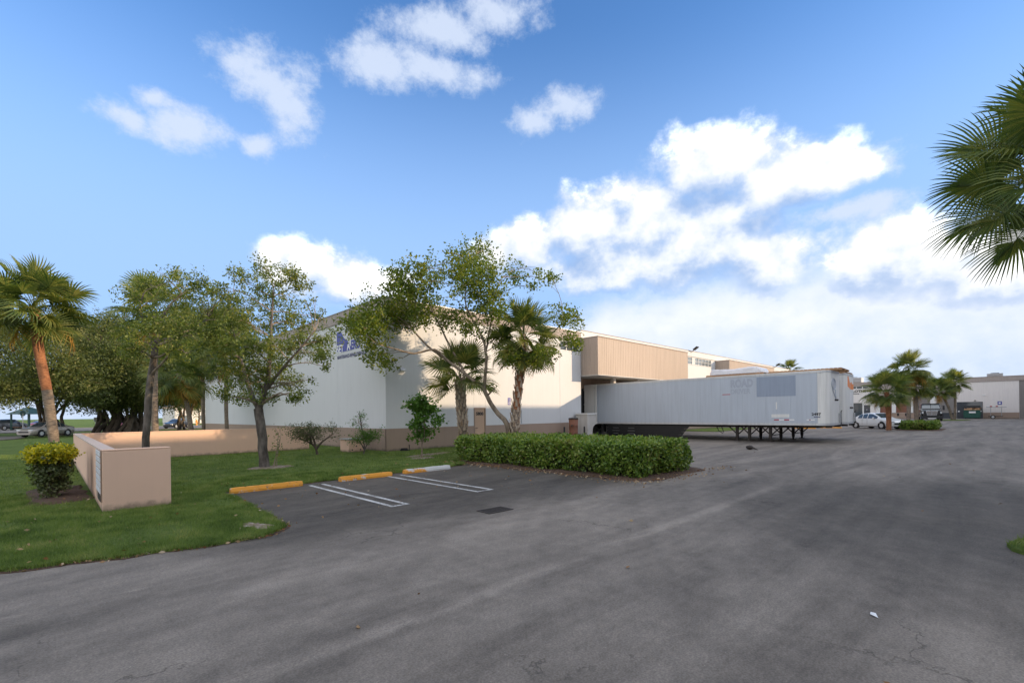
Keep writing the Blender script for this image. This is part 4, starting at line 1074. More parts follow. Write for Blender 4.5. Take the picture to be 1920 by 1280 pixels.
    MB().box((xr + .3, -hw * .85, zb - .06), (xf - .3, hw * .85, zb + .02)).build('underbody', M['black'], r)
    return r
SEDAN = [(-2.22,.62,.66,.82,.78),(-2.15,.84,.92,.90,.82),(-1.85,.90,1.00,.96,.84),(-1.50,.92,1.04,.99,.84),(-1.15,.93,1.24,1,.80),(-.80,.93,1.39,1,.76),(-.2,.93,1.45,1,.75),(.30,.92,1.42,1,.75),(.75,.91,1.20,1,.79),(1.10,.89,.98,1,.84),(1.65,.80,.88,.97,.86),(2.05,.66,.76,.90,.82),(2.22,.52,.58,.78,.72)]
HATCH = [(-2.0,.62,.70,.84,.80),(-1.92,.88,1.0,.92,.84),(-1.75,.96,1.28,.96,.80),(-1.35,.97,1.47,1,.77),(-.6,.96,1.53,1,.77),(.2,.95,1.50,1,.77),(.65,.94,1.28,1,.80),(1.05,.92,1.02,1,.85),(1.6,.84,.92,.96,.86),(1.95,.66,.76,.88,.82),(2.05,.52,.58,.8,.74)]
SUV = [(-2.4,.75,.85,.88,.84),(-2.32,1.05,1.2,.95,.86),(-2.1,1.12,1.55,.98,.82),(-1.8,1.12,1.74,1,.80),(-.6,1.11,1.79,1,.80),(.4,1.10,1.75,1,.80),(.9,1.08,1.45,1,.83),(1.3,1.06,1.16,1,.88),(1.9,1.0,1.08,.97,.88),(2.3,.85,.95,.92,.86),(2.4,.65,.7,.85,.8)]
car('sedan', 'white four-door sedan parked behind the far palm trunk', 'car', SEDAN, 1.76, (54.9, 7.55, 0), R(-126), M['carwhite'], (-1.32, 1.33), .315, (-1.12, .92, -1.48, -.88, .38, 1.06), pillars=(-.62, -.1))
car('sedan', 'silver beige sedan parked on the drive by the dark fig trunk', 'car', SEDAN, 1.78, (-.1, 67.2, 0.02), R(224), M['carsilver'], (-1.32, 1.33), .33, (-1.12, .92, -1.48, -.88, .38, 1.06), pillars=(-.62, -.1))
car('suv', 'dark blue grey SUV at the left edge across the street', 'car', SUV, 1.95, (-4.6, 112, 0.02), R(45), M['cargrey'], (-1.45, 1.45), .38, (-1.95, 1.0, -2.3, -2.0, .5, 1.2), pillars=(-1.0, -.2))
car('hatchback', 'black hatchback parked on the street beyond the low wall', 'car', HATCH, 1.78, (15.0, 93.0, 0.02), R(222), M['carblack'], (-1.27, 1.28), .34, (-1.5, .85, -1.85, -1.45, .28, 1.0), pillars=(-.75, -.1))
car('hatchback', 'dark red car half hidden behind the banyan trunk, nearer the leaning grey tree', 'car', HATCH, 1.78, (8.6, 95.2, 0.02), R(222), M['carred'], (-1.27, 1.28), .34, (-1.5, .85, -1.85, -1.45, .28, 1.0), pillars=(-.75, -.1))
car('sedan', 'red car standing under the green roofed shelter', 'car', SEDAN, 1.78, (-.6, 120, 0.02), R(45), M['carred'], (-1.32, 1.33), .33, (-1.12, .92, -1.48, -.88, .38, 1.06), pillars=(-.62, -.1))
# black truck, front towards the viewer
def truck():
    r = empty('truck', (92.5, 6.4, 0), R(188), 'black truck with a big chrome grille facing the viewer', 'truck')
    P = M['carblack']
    def taper(x0, x1, w0, w1, z0, z1, z2, z3):       # loft from rear (x0) to front (x1)
        return MB().add([(x0,-w0,z0),(x0,w0,z0),(x0,w0,z1),(x0,-w0,z1),(x1,-w1,z2),(x1,w1,z2),(x1,w1,z3),(x1,-w1,z3)], [(3,2,1,0),(4,5,6,7),(0,1,5,4),(1,2,6,5),(2,3,7,6),(3,0,4,7)])
    taper(1.2, 2.9, 1.12, .92, .6, 1.72, .75, 1.50).build('hood', P, r, bevel=.06)
    taper(-1.2, 1.25, 1.18, 1.14, .55, 1.75, .55, 1.75).build('cab', P, r, bevel=.04)
    cabtop = taper(-1.2, .7, 1.10, .96, 1.752, 2.55, 1.752, 2.5); cabtop.v[4] = (1.22, -1.10, 1.752); cabtop.v[5] = (1.22, 1.10, 1.752)
    cabtop.build('cab_roof', P, r, bevel=.03)
    MB().add([(1.205, -.98, 1.80), (1.205, -.03, 1.80), (.765, -.03, 2.44), (.765, -.86, 2.44)], [(0, 1, 2, 3)]).build('windscreen', M['glasspale'], r)
    MB().add([(1.205, .03, 1.80), (1.205, .98, 1.80), (.765, .86, 2.44), (.765, .03, 2.44)], [(0, 1, 2, 3)]).build('windscreen', M['glasspale'], r)
    MB().box((.70, -.93, 2.46), (.95, .93, 2.50)).build('visor', M['black'], r)
    gr = MB()
    gr.prism([(-.66, 1.50), (.66, 1.50), (.52, .80), (-.52, .80)], 'x', 2.88, 2.93); gr.build('grille', M['chrome'], r, bevel=.015)
    for s in (-1, 1):
        gm = MB().prism([(s * .05, 1.42), (s * .57, 1.42), (s * .46, .88), (s * .05, .88)] if s > 0 else [(-.57, 1.42), (-.05, 1.42), (-.05, .88), (-.46, .88)], 'x', 2.931, 2.936).build('grille_mesh', M['dockdoor'], r)
        for k in range(5): MB().box((2.937, s * .06 if s > 0 else -.5, .93 + k * .095), (2.945, s * .5 if s > 0 else -.06, .95 + k * .095)).build('grille_bar', M['chrome'], gm)
        MB().prism([(s * .70, 1.30), (s * 1.0, 1.36), (s * 1.06, 1.10), (s * .70, 1.02)][::s], 'x', 2.55, 2.86).build('headlight', M['lamp'], r, bevel=.02)
        taper(1.7, 2.8, 1.22, 1.06, .5, 1.25, .5, 1.0).build if False else None
        MB().box((1.5, s * .95, .55), (2.75, s * 1.24, 1.12)).build('fender', P, r, bevel=.08)
        MB().box((.95, s * 1.30, 1.55), (1.05, s * 1.52, 2.20)).build('mirror', M['black'], r, bevel=.02)
        MB().tube([(.95, s * 1.15, 2.1), (1.0, s * 1.35, 2.1)], .02, 6).build('mirror_arm', M['steel'], r)
        wheel(r, (2.1, s * 1.02, .5), .5, .28, 'y'); wheel(r, (-2.6, s * .95, .5), .5, .5, 'y')
        MB().box((2.3, s * .3, .25), (2.6, s * .6, .4)).build('tow_hook', M['steel'], r)
    MB().box((2.75, -1.15, .30), (3.02, 1.15, .72)).build('bumper', M['black'], r, bevel=.05)
    MB().box((3.021, -.45, .34), (3.03, .45, .44)).build('number_plate', M['signwhite'], r)
    MB().box((-4.2, -.45, .6), (-1.2, .45, .9)).build('chassis', M['steel'], r)
    return r
truck()
# dumpster full of cardboard, and the wheeled rack by the wall
dm = empty('dumpster', (110.6, 2.35, 0), 0, 'green dumpster overflowing with cardboard in front of the dark shutter', 'dumpster')
mb = MB(); mb.prism([(-.75, .15), (.75, .15), (.9, 1.35), (-.85, 1.45)], 'y', -1.0, 1.0); mb.build('bin', M['dumpster'], dm)
for s in (-1, 1):
    MB().box((-.5, s * 1.01, .75), (.5, s * 1.12, .95)).build('fork_sleeve', M['dumpster'], dm)
    for x in (-.6, .55): MB().lathe([(.09, -.04), (.09, .04)], (x, s * .8, .09), 'y', 12).build('caster', M['rubber'], dm)
MB().box((-.93, -1.03, 1.36), (-.80, 1.03, 1.46)).build('rim', M['dumpster'], dm)
MB().prism([(.86, 1.36), (.92, 1.36), (1.0, 2.2), (.94, 2.2)], 'y', -1.0, 1.0).build('open_lid', M['black'], dm)
MB().box((-.86, -.45, .95), (-.845, .35, 1.25)).build('notice', M['signwhite'], dm)
for k in range(6):
    cb_ = empty('cardboard_box', (110.45 + rnd.uniform(-.25, .25), 1.65 + k * .28, 1.42 + rnd.uniform(0, .08)), rnd.uniform(-.5, .5), ('rightmost', 'second from the right', 'third from the right', 'third from the left', 'second from the left', 'leftmost')[k] + ' crumpled cardboard box piled in the green dumpster', 'box', 'cardboard in the dumpster')
    h = rnd.uniform(.22, .42); a = rnd.uniform(.2, .3)
    MB().add([(-a,-a,0),(a,-a,0),(a,a,.03),(-a,a,0),(-a*.9,-a,h),(a*.8,-a*1.1,h*.8),(a,a*.9,h),(-a,a,h*.7)], [(0,3,2,1),(0,1,5,4),(1,2,6,5),(2,3,7,6),(3,0,4,7)]).build('carton', M['cardboard'], cb_)
    MB().add([(-a*.9,-a,h),(a*.8,-a*1.1,h*.8),(a*1.2,-a*1.9,h*1.0),(-a,-a*1.8,h*1.2)], [(0,1,2,3)]).build('flap', M['cardboard'], cb_)
ck = empty('rack_cart', (110.2, -.35, 0), R(90), 'small wheeled cart with a red and white rack by the far wall', 'cart')
wheel(ck, (.25, -.4, .3), .3, .16, 'y'); wheel(ck, (.25, .4, .3), .3, .16, 'y')
MB().box((-.9, -.35, .35), (.8, .35, .45)).build('bed', M['steel'], ck)
for s in (-1, 1):
    for x in (-.75, .5): MB().tube([(x, s * .3, .45), (x, s * .3, 1.85)], .03, 6).build('upright', M['galv'], ck)
    MB().box((-1.3, s * .3 - .05, 1.85), (1.0, s * .3 + .05, 1.95)).build('rack_bar', M['galv'], ck)
for k in range(5): MB().box((-.65 + k * .33, -.45, 1.955), (-.42 + k * .33, .45, 2.06 + .05 * (k % 2))).build('load_piece', M['red'] if k % 2 else M['signwhite'], ck)
# green roofed shelter, posts and hydrant across the lawn
gz = empty('shelter', (-2.2, 110, 0), R(45), 'green hip roofed bus shelter across the street', 'shelter')
mb = MB(); mb.add([(-1.9,-1.9,2.55),(1.9,-1.9,2.55),(1.9,1.9,2.55),(-1.9,1.9,2.55),(-.15,-.15,3.75),(.15,-.15,3.75),(.15,.15,3.75),(-.15,.15,3.75)], [(3,2,1,0),(4,5,6,7),(0,1,5,4),(1,2,6,5),(2,3,7,6),(3,0,4,7)])
mb.build('roof', M['greenroof'], gz)
for x in (-1.4, 1.4):
    for y in (-1.4, 1.4): MB().box((x - .09, y - .09, 0), (x + .09, y + .09, 2.55)).build('post', M['greenroof'], gz)
MB().box((-1.3, 1.1, .42), (1.3, 1.5, .48)).build('bench', M['wood'], gz)
ps = empty('post_sign', (-2.6, 99, 0), R(45), 'green round street sign on a post left of the shelter', 'sign')
MB().tube([(0, 0, 0), (0, 0, 2.6)], .05, 8).build('post', M['galv'], ps)
MB().lathe([(.42, -.02), (.42, .02)], (0, 0, 2.6), 'y', 20).build('sign_disc', M['greenroof'], ps)
hy = empty('utility_post', (4.7, 86, 0), 0, 'slim white utility post on the lawn left of the banyan', 'post')
MB().box((-.10, -.10, 0), (.10, .10, 1.35)).build('post', M['white'], hy, bevel=.02); MB().box((-.24, -.16, 1.352), (.24, .16, 1.9)).build('head_box', M['galv'], hy, bevel=.03)
yh_ = empty('hydrant', (22.6, 119, 0), 0, 'yellow fire hydrant by the street beyond the low wall', 'hydrant')
MB().lathe([(.24, 0), (.24, .08), (.16, .1), (.16, .95), (.2, .97), (.2, 1.05), (.12, 1.2), (.03, 1.28)], (0, 0, 0), 'z', 14).build('barrel', M['yellow'], yh_)
for s in (-1, 1): MB().lathe([(.07, 0), (.07, .12), (.05, .15)], (s * .16 if s > 0 else -.31, 0, .75), 'x', 10).build('outlet', M['yellow'], yh_)
# fallen palm boot, paper scrap on the asphalt
pb = empty('fallen_frond', (23.2, 7.9, 0), R(-128), 'dark brown fallen palm boot lying on the asphalt before the trailer', 'palm frond')
def boot_fn(s, t_):
    x = -.22 + .46 * t_; k = max(.02, math.sin(math.pi * (t_ * .9 + .06))) ** .7; a = 2 * math.pi * s
    return (x, .13 * k * math.cos(a), .10 + .10 * k * math.sin(a) + rnd.uniform(-.006, .006))
vs, fs = lumpy(12, 10, boot_fn); smooth_by_angle(MB().add(vs, fs).build('blade_base', M['steel'], pb), 60)
MB().tube([(.16, 0, .10), (.34, .02, .07), (.52, .05, .02)], [.05, .035, .015], 7).build('stalk', M['steel'], pb)
sp = MB().add([(5.08, .70, .006), (5.17, .73, .012), (5.19, .77, .006), (5.10, .76, .016)], [(0, 1, 2, 3)]).build('paper_scrap', M['signwhite'])
tag(sp, 'small white paper scrap lying on the open asphalt', 'litter')
# ================================================================== VEGETATION
def leaves(P, size, rs, asp=.5, flat=0., jit=.35, up=None):
    """one quad leaf per point, random attitude; returns verts, faces"""
    n = len(P)
    d = rs.normal(size=(n, 3)); d[:, 2] *= (1 - flat) ; d /= np.linalg.norm(d, axis=1)[:, None]
    e = rs.normal(size=(n, 3)); e -= d * (e * d).sum(1)[:, None]; e /= np.linalg.norm(e, axis=1)[:, None]
    nn = np.cross(d, e)
    L = size * (1 + rs.uniform(-jit, jit, n))[:, None]; W = L * asp * .5
    v = np.empty((n, 4, 3), dtype=np.float32)
    v[:, 0] = P; v[:, 1] = P + d * L * .5 + e * W + nn * W * .3; v[:, 2] = P + d * L; v[:, 3] = P + d * L * .5 - e * W + nn * W * .3
    return v.reshape(-1, 3), np.arange(n * 4).reshape(n, 4)
def tuft_points(clusters, dens, tuft, rs, per=9, shell=.45):
    """uneven leaf positions: small tufts spread through each ellipsoidal cluster (x,y,z,r[,rz])"""
    out_ = []
    for c in clusters:
        r = c[3]; rz = c[4] if len(c) > 4 else r * .85
        nt = max(2, int(dens * r * r * rs.choice([.45, .8, 1.0, 1.4])))
        d = rs.normal(size=(nt, 3)); d /= np.linalg.norm(d, axis=1)[:, None]
        rad = rs.uniform(0, 1, nt) ** shell * rs.choice([1., 1., 1.3, 1.7], nt)
        q = np.array(c[:3]) + d * rad[:, None] * np.array([r, r, rz])
        k = rs.integers(max(3, per // 2), per + per // 2, nt)
        q = np.repeat(q, k, axis=0)
        out_.append(q + rs.normal(size=q.shape) * tuft)
    return np.concatenate(out_)
def crown(parent, P, size, m, rs, off, name='crown', **kw):
    v, f = leaves(P - np.array(off), size, rs, **kw)
    return tag(link(name, np_mesh(name, v, f), m, parent), kind='stuff')
def limb_to(mb, a, b, r0, r1, rs, seg=6, n=6, sag=.08):
    a, b = Vector(a), Vector(b); L = (b - a).length; pts, rad = [], []
    j = Vector(rs.normal(size=3) * L * .07)
    for i in range(n + 1):
        t = i / n; p = a.lerp(b, t) + j * math.sin(math.pi * t) + Vector((0, 0, L * sag * math.sin(math.pi * t)))
        p += Vector(rs.normal(size=3) * L * .012 * (0 < i < n)); pts.append(p); rad.append(r0 + (r1 - r0) * t ** .8)
    mb.tube(pts, rad, seg, True)
    return pts
def smooth_path(pts, k=3):
    pts = [Vector(p) for p in pts]; o_ = []
    for i in range(len(pts) - 1):
        p0, p1, p2, p3 = pts[max(i - 1, 0)], pts[i], pts[i + 1], pts[min(i + 2, len(pts) - 1)]
        for j in range(k):
            t = j / k
            o_.append(.5 * ((2 * p1) + (-p0 + p2) * t + (2 * p0 - 5 * p1 + 4 * p2 - p3) * t * t + (-p0 + 3 * p1 - 3 * p2 + p3) * t ** 3))
    o_.append(pts[-1]); return o_
def broadleaf(name, label, base, stems, clusters, leafm, barkm, size, dens, tuft, seed, per=9, asp=.5, twigs=3, group=None, wander=.012, cat='tree', twr=.012, extra=None):
    """stems: list of (points, r0, r1); each leaf cluster is carried by a limb from the nearest stem point"""
    rs = np.random.default_rng(seed)
    t = empty(name, base, 0, label, cat, group)
    tr = MB(); sk = []
    for k, (pts, r0, r1) in enumerate(stems):
        pp = smooth_path(pts, 3); n = len(pp)
        rad = [r0 + (r1 - r0) * (i / (n - 1)) ** .85 for i in range(n)]
        if k == 0:
            rad[0] *= 1.35; rad[1] *= 1.12
        pp = [p + Vector(rs.normal(size=3) * wander) for p in pp]
        tr.tube(pp, rad, 9, True); sk += list(zip(pp, rad))
    smooth_by_angle(tr.build('trunk', M[barkm], t, True), 70)
    lb = MB()
    for c in clusters:
        cv = Vector(c[:3]); best = min(sk, key=lambda q: (q[0] - cv).length + max(0, q[0].z - cv.z + .1) * 2.5 + (.0 if q[1] > .02 else .3))
        pts = limb_to(lb, best[0], cv, max(min(best[1] * .6, .05), twr * 1.2), twr * .55, rs, 5)
        for i in range(twigs):
            d = Vector(rs.normal(size=3)); d.normalize()
            limb_to(lb, pts[-2 - (i % 3)], cv + d * c[3] * 1.0, twr * .7, twr * .25, rs, 3, 3)
    tag(lb.build('limbs', M['barkpale' if barkm == 'bark' else barkm], t, True), kind='stuff')
    P = tuft_points(clusters, dens, tuft, rs, per)
    crown(t, P, size, M[leafm], rs, base, asp=asp)
    if extra: extra(t, rs)
    return t
T3C = [(10.77,17.79,7.66,.5),(11.01,16.74,7.97,.49),(12.27,17.31,8.31,.57),(10.89,17.17,7.16,.49),(11.22,16.3,7.32,.4),(10.95,18.64,7.35,.33),(13.84,18.99,8.5,.32),(14.43,17.67,9.28,.62),(14.78,17.11,9.54,.61),(12.61,15.89,7.94,.55),(14.03,16.44,8.6,.54),(13.45,15.41,7.78,.55),(13.58,14.64,7.97,.45),(13.22,14.58,7.39,.44),(12.32,16.14,8.61,.27),(16.48,16.44,8.92,.39),(16.26,16.05,8.35,.36),(17.05,15.14,8.37,.41),(17.29,14.86,8.29,.26),(14.83,13.54,7.76,.23),(15.08,14.01,7.34,.19),(11.55,19.44,6.76,.65),(12.45,19.2,6.95,.66),(13.43,18.99,6.84,.62),(12.3,19.6,7.5,.47),(11.19,16.46,6.64,.35),(13.44,17.45,6.35,.49),(14.05,17.26,6.46,.4),(9.95,20.26,5.95,.58),(9.64,18.55,5.89,.54),(10.69,19.34,6.62,.63),(9.52,18.11,5.37,.58),(10.64,21.5,6.0,.42),(10.9,20.3,6.15,.5),(10.62,19.86,4.96,.49),(10.29,18.66,4.34,.46),(10.9,20.8,4.5,.31),(11.19,19.46,4.19,.29),(11.9,19.6,6.2,.5),(12.4,19.5,6.4,.45),(11.14,19.11,6.29,.44),(11.84,17.84,6.19,.43),(14.41,16.45,6.69,.59),(14.22,15.61,6.98,.57),(13.57,14.58,6.14,.54),(13.36,15.67,7.08,.42),(14.23,17.95,7.79,.36),(12.35,15.05,7.27,.39),(11.85,15.56,6.64,.26),(13.27,17.74,6.12,.45),(12.95,15.92,5.48,.37),(14.64,15.83,5.24,.44),(14.7,15.38,4.78,.38),(14.55,14.74,4.3,.33),(16.43,16.93,4.32,.27),(15.08,13.3,4.26,.32),(15.47,14.27,4.15,.28),(15.34,13.09,4.37,.23),(14.59,16.49,5.99,.5),(15.97,12.93,5.88,.42),(16.53,12.87,6.11,.33),(18.03,13.81,5.97,.36),(16.31,12.86,5.0,.33),(17.31,13.35,4.92,.29),(17.9,14.9,6.94,.31),(13.21,14.56,2.88,.09)]
T3S = [([(14.95,15.6,-.05),(14.92,15.5,.55),(14.86,15.4,1.28),(14.4,15.85,2.04),(14.1,16.15,2.87),(13.81,16.43,3.26),(13.48,16.75,3.63),(12.87,17.36,4.31),(12.29,17.93,4.9),(11.85,18.36,5.59)], .15, .035),
       ([(14.1,16.15,2.87),(14.19,16.06,3.86),(14.18,16.07,4.58),(14.1,16.15,5.16),(13.75,16.5,6.11),(13.53,16.71,7.01),(13.68,16.56,8.46)], .085, .02),
       ([(12.87,17.36,4.31),(12.35,17.45,4.69),(11.51,17.86,4.49),(10.79,18.0,4.61),(9.81,18.26,4.89),(9.35,18.29,5.51)], .06, .018),
       ([(13.48,16.75,3.63),(13.35,17.59,4.91),(13.1,18.26,6.22),(12.86,18.77,7.28),(12.44,19.3,8.2)], .06, .018),
       ([(15.1,15.5,0.0),(15.3,15.3,.99),(15.49,15.2,3.13),(15.89,15.23,4.02),(16.67,15.02,4.94),(17.6,14.53,5.99),(18.29,14.27,6.3)], .09, .018),
       ([(14.18,16.07,4.58),(14.68,16.28,5.88),(14.85,16.25,7.14),(15.26,16.13,8.19)], .05, .015)]
T3C = [(x, y, z, r * 1.16) for x, y, z, r in T3C]
broadleaf('spreading_tree', 'spreading multi-stemmed tree with yellow green leaves against the lit warehouse wall', (14.95, 15.6, 0), T3S, T3C, 'leafB', 'barkpale', .12, 250, .08, 21, per=7, asp=.62, twigs=3, twr=.014)
T2C = [(4.92,16.66,6.7,.21),(5.68,18.33,6.96,.25),(5.89,17.44,6.88,.22),(5.73,15.9,6.33,.24),(6.03,16.03,6.12,.21),(5.29,16.07,6.04,.27),(5.22,17.41,6.06,.33),(4.37,16.37,6.05,.23),(4.76,18.92,6.91,.19),(6.37,18.23,6.09,.36),(5.94,18.92,5.94,.4),(5.23,18.64,5.82,.38),(4.99,19.87,6.2,.32),(5.76,14.89,5.34,.13),(6.26,15.61,5.64,.11),(7.23,17.7,5.53,.2),(7.21,16.86,5.01,.19),(6.59,15.84,4.29,.29),(6.84,17.98,5.12,.36),(6.04,17.32,5.16,.34),(5.79,18.46,5.1,.39),(4.78,17.09,4.75,.35),(4.32,17.09,4.9,.31),(6.09,16.48,4.32,.36),(6.2,14.99,3.73,.25),(6.67,15.63,3.42,.14),(7.0,17.91,4.17,.36),(5.7,16.36,4.09,.35),(4.85,15.75,3.95,.36),(4.42,16.34,3.97,.37),(4.17,17.14,4.21,.31),(5.94,18.15,3.53,.43),(5.09,17.1,3.22,.39),(4.64,17.21,3.21,.39),(4.16,16.83,2.9,.3),(6.52,18.47,3.09,.32),(6.12,16.36,2.77,.22),(6.1,15.41,2.95,.14),(5.61,15.23,2.29,.17),(5.46,15.35,2.42,.17),(4.16,17.14,3.52,.31),(4.41,19.18,4.09,.27),(4.02,17.2,2.49,.2),(4.52,16.22,2.55,.3),(5.35,17.42,2.53,.29),(3.93,17.73,4.6,.24),(4.62,20.41,5.74,.28),(3.96,17.13,5.79,.2),(4.02,18.9,3.29,.18),(4.96,19.07,2.48,.23)]
T2S = [([(5.31,17.5,-.05),(5.25,17.55,.7),(5.21,17.6,1.62),(5.15,17.66,2.07)], .155, .15), ([(5.15,17.66,2.0),(5.06,18.16,2.64),(4.96,18.69,3.51),(4.82,19.1,4.69),(4.69,19.23,5.65)], .10, .02), ([(5.15,17.66,2.0),(5.27,17.26,2.7),(5.33,17.05,3.59),(5.44,17.09,4.87),(5.55,17.27,6.19)], .11, .02), ([(5.27,17.26,2.7),(5.55,16.43,3.38),(5.91,15.78,4.05),(6.23,15.47,4.56)], .06, .02)]
T2C = [(x, y, z, r * 1.30) for x, y, z, r in T2C]
def sprouts(t, rs):
    mb = MB(); pts = []
    for k in range(5):
        a = Vector((5.55 + rs.normal() * .06, 17.35 + rs.normal() * .05, .03)); b = a + Vector((rs.uniform(.05, .35), rs.uniform(-.3, .0), rs.uniform(.7, 1.5)))
        limb_to(mb, a, b, .012, .004, rs, 4); pts += [a.lerp(b, q) for q in (.5, .65, .8, .95)]
    tag(mb.build('basal_sprouts', M['barkpale'], t, True), kind='stuff')
    P = np.array([p for p in pts for _ in range(5)]) + rs.normal(size=(len(pts) * 5, 3)) * .07
    crown(t, P, .08, M['leafA'], rs, (5.31, 17.5, 0), 'sprout_leaves')
broadleaf('oak_tree', 'bushy olive green tree with forked grey trunk before the shaded warehouse wall', (5.31, 17.5, 0), T2S, T2C, 'leafA', 'bark', .080, 320, .056, 22, per=12, asp=.55, twigs=3, twr=.011, extra=sprouts)
T1C = [(2.06,20.03,5.76,.28),(2.65,21.89,6.68,.32),(2.87,19.53,6.55,.29),(3.17,18.24,6.27,.28),(3.71,18.41,6.23,.28),(3.68,16.87,5.65,.23),(2.19,19.95,5.23,.36),(2.61,18.81,5.59,.38),(3.5,20.64,6.1,.43),(3.98,19.92,5.66,.38),(1.96,20.51,4.71,.29),(2.2,18.31,4.44,.33),(2.73,18.72,4.9,.38),(3.22,18.19,4.72,.38),(3.62,17.65,4.35,.31),(1.98,19.36,4.04,.27),(2.78,21.26,4.32,.35),(2.91,18.07,4.02,.3),(3.18,17.42,3.78,.2),(4.38,19.94,5.29,.27),(4.17,18.61,4.38,.22),(2.03,22.51,5.41,.16),(3.52,18.57,5.99,.25),(3.37,20.81,6.98,.19),(2.08,21.05,3.99,.19),(4.59,19.15,6.01,.27),(4.48,19.06,5.22,.23)]
T1S = [([(2.31,20.17,-.05),(2.35,20.13,.85),(2.4,20.08,1.66),(2.47,20.01,2.75),(2.6,19.88,4.19)], .115, .10), ([(2.6,19.88,4.19),(2.79,20.12,4.97),(3.09,20.1,5.75),(3.54,19.94,6.26)], .07, .02), ([(2.6,19.88,4.19),(2.38,19.82,4.7),(2.19,19.72,5.37),(2.3,19.62,5.9)], .06, .02), ([(2.63,19.86,4.37),(3.18,19.74,4.59),(3.75,19.45,4.99),(4.11,19.24,5.38)], .05, .02)]
T1C = [(x, y, z, r * 1.32) for x, y, z, r in T1C]
broadleaf('oak_tree', 'olive brown tree with slender leaning trunk rising inside the low tan wall', (2.31, 20.17, 0), T1S, T1C, 'leafA', 'bark', .080, 330, .056, 23, per=12, asp=.55, twigs=4, twr=.012)
# fig trees on the far lawn
def fig(name, label, base, clusters, seed, strands, rad, reach, dens=74, size=.27):
    rs = np.random.default_rng(seed); st = []
    for k in range(strands):
        a = 2 * math.pi * k / strands + rs.uniform(-.3, .3); q = rs.uniform(.35, 1.0) * rad
        b = Vector((base[0] + q * math.cos(a), base[1] + q * math.sin(a), -.1))
        m_ = Vector((base[0] + q * .7 * math.cos(a + .4), base[1] + q * .7 * math.sin(a + .4), rs.uniform(1.6, 2.6)))
        tip = Vector((base[0] + reach * rs.uniform(.5, 1) * math.cos(a), base[1] + reach * rs.uniform(.5, 1) * math.sin(a), rs.uniform(4.5, 7)))
        st.append(([b, b.lerp(m_, .5) + Vector(rs.normal(size=3) * .1), m_, m_.lerp(tip, .5) + Vector((0, 0, .5)), tip], rs.uniform(.14, .30) * (rad / 1.6) ** .4, .09))
    return broadleaf(name, label, base, st, clusters, 'leafF', 'barkdark', size, dens, .30, seed, per=12, asp=.42, twigs=2, twr=.07, wander=.05)
B1C = [(-2.74,72.72,10.0,2.26),(-1.04,64.29,7.65,2.04),(1.17,64.11,6.75,1.89),(-2.15,78.53,6.73,1.97),(.48,76.38,5.66,1.73),(2.71,74.6,7.02,1.87),(-3.06,70.39,4.81,1.41),(-1.22,73.97,4.55,1.17),(2.19,73.01,4.76,1.33),(-4.94,77.38,8.57,2.63),(-6.45,81.76,7.04,2.73),(.08,70.52,10.02,2.05),(-3.66,76.33,11.5,1.99),(-5.44,78.6,4.51,1.48),(-1.05,67.26,10.8,1.6),(-7.91,85.02,9.68,2.8),(-9.5,80,7.5,2.6),(-8,72,9,2.5)]
B2C = [(3.64,84.04,13.4,1.84),(4.49,68.37,11.8,1.29),(6.92,81.07,12.8,1.98),(4.37,83.41,11.3,2.54),(2.47,80.35,11.4,2.27),(5.04,67.32,8.39,2.21),(8.53,78.27,8.96,2.51),(3.86,69.88,6.75,2.02),(7.62,80.34,6.6,2.41),(9.55,73.36,6.28,2.13),(10.05,62.66,6.58,1.99),(7.77,66.7,10.33,2.04),(5.78,76.53,13.8,1.19),(9.85,71.42,9.12,2.22),(3.42,80.73,5.44,1.63),(6.54,80.7,4.96,1.54),(8.24,67.11,4.06,1.21),(1.74,69.87,11.9,1.38),(11.04,76.2,4.74,1.4),(5.5,74,9.5,2.4),(3,76,8.5,2.2),(7,72,7.5,2.2)]
B3C = [(11.98,78.2,12.08,2.9),(16.31,88.47,12.86,3.37),(16.42,75.57,10.74,2.96),(15.51,86.14,8.59,3.0),(17.79,85.44,6.86,2.49),(14.45,86.32,5.32,1.85),(15.96,83.33,4.69,1.44),(13.35,87.42,15.5,2.53),(14.04,79.34,15.2,2.7),(18.13,83.23,16.0,2.93),(19.27,76.38,12.59,2.76),(20.6,84.51,16.5,3.04)]
B1C += [(-3 + .9 * k, 66 + (k * 7) % 9, 4.6 + (k % 3) * .8, 1.5) for k in range(6)]
B2C += [(2.5 + 1.4 * k, 70 + (k * 3) % 6, 4.0 + (k % 2) * .5, 1.5) for k in range(7)]
B2C += [(3.2 + .95 * k, 64 + (k * 5) % 8, 4.4 + (k % 3) * .9, 1.6) for k in range(8)] + [(4.0 + 1.1 * k, 76 + (k * 3) % 5, 3.6 + (k % 2) * .6, 1.3) for k in range(6)]
B3C += [(10.5 + .9 * k, 72 + (k * 5) % 9, 5.0 + (k % 3) * .9, 1.7) for k in range(8)]
fig('fig_tree', 'massive dark fig tree spreading over the silver car at the left', (.25, 73, 0), B1C, 31, 7, 1.5, 4.0)
fig('banyan_tree', 'banyan with a broad bundle of aerial-root trunks beyond the low wall', (6.4, 73.5, 0), B2C, 32, 24, 3.4, 4.5)
fig('fig_tree', 'dark fig tree with crossing slanted trunks beside the warehouse edge', (14.0, 82, 0), B3C, 33, 5, 1.4, 4.5, 70, .32)
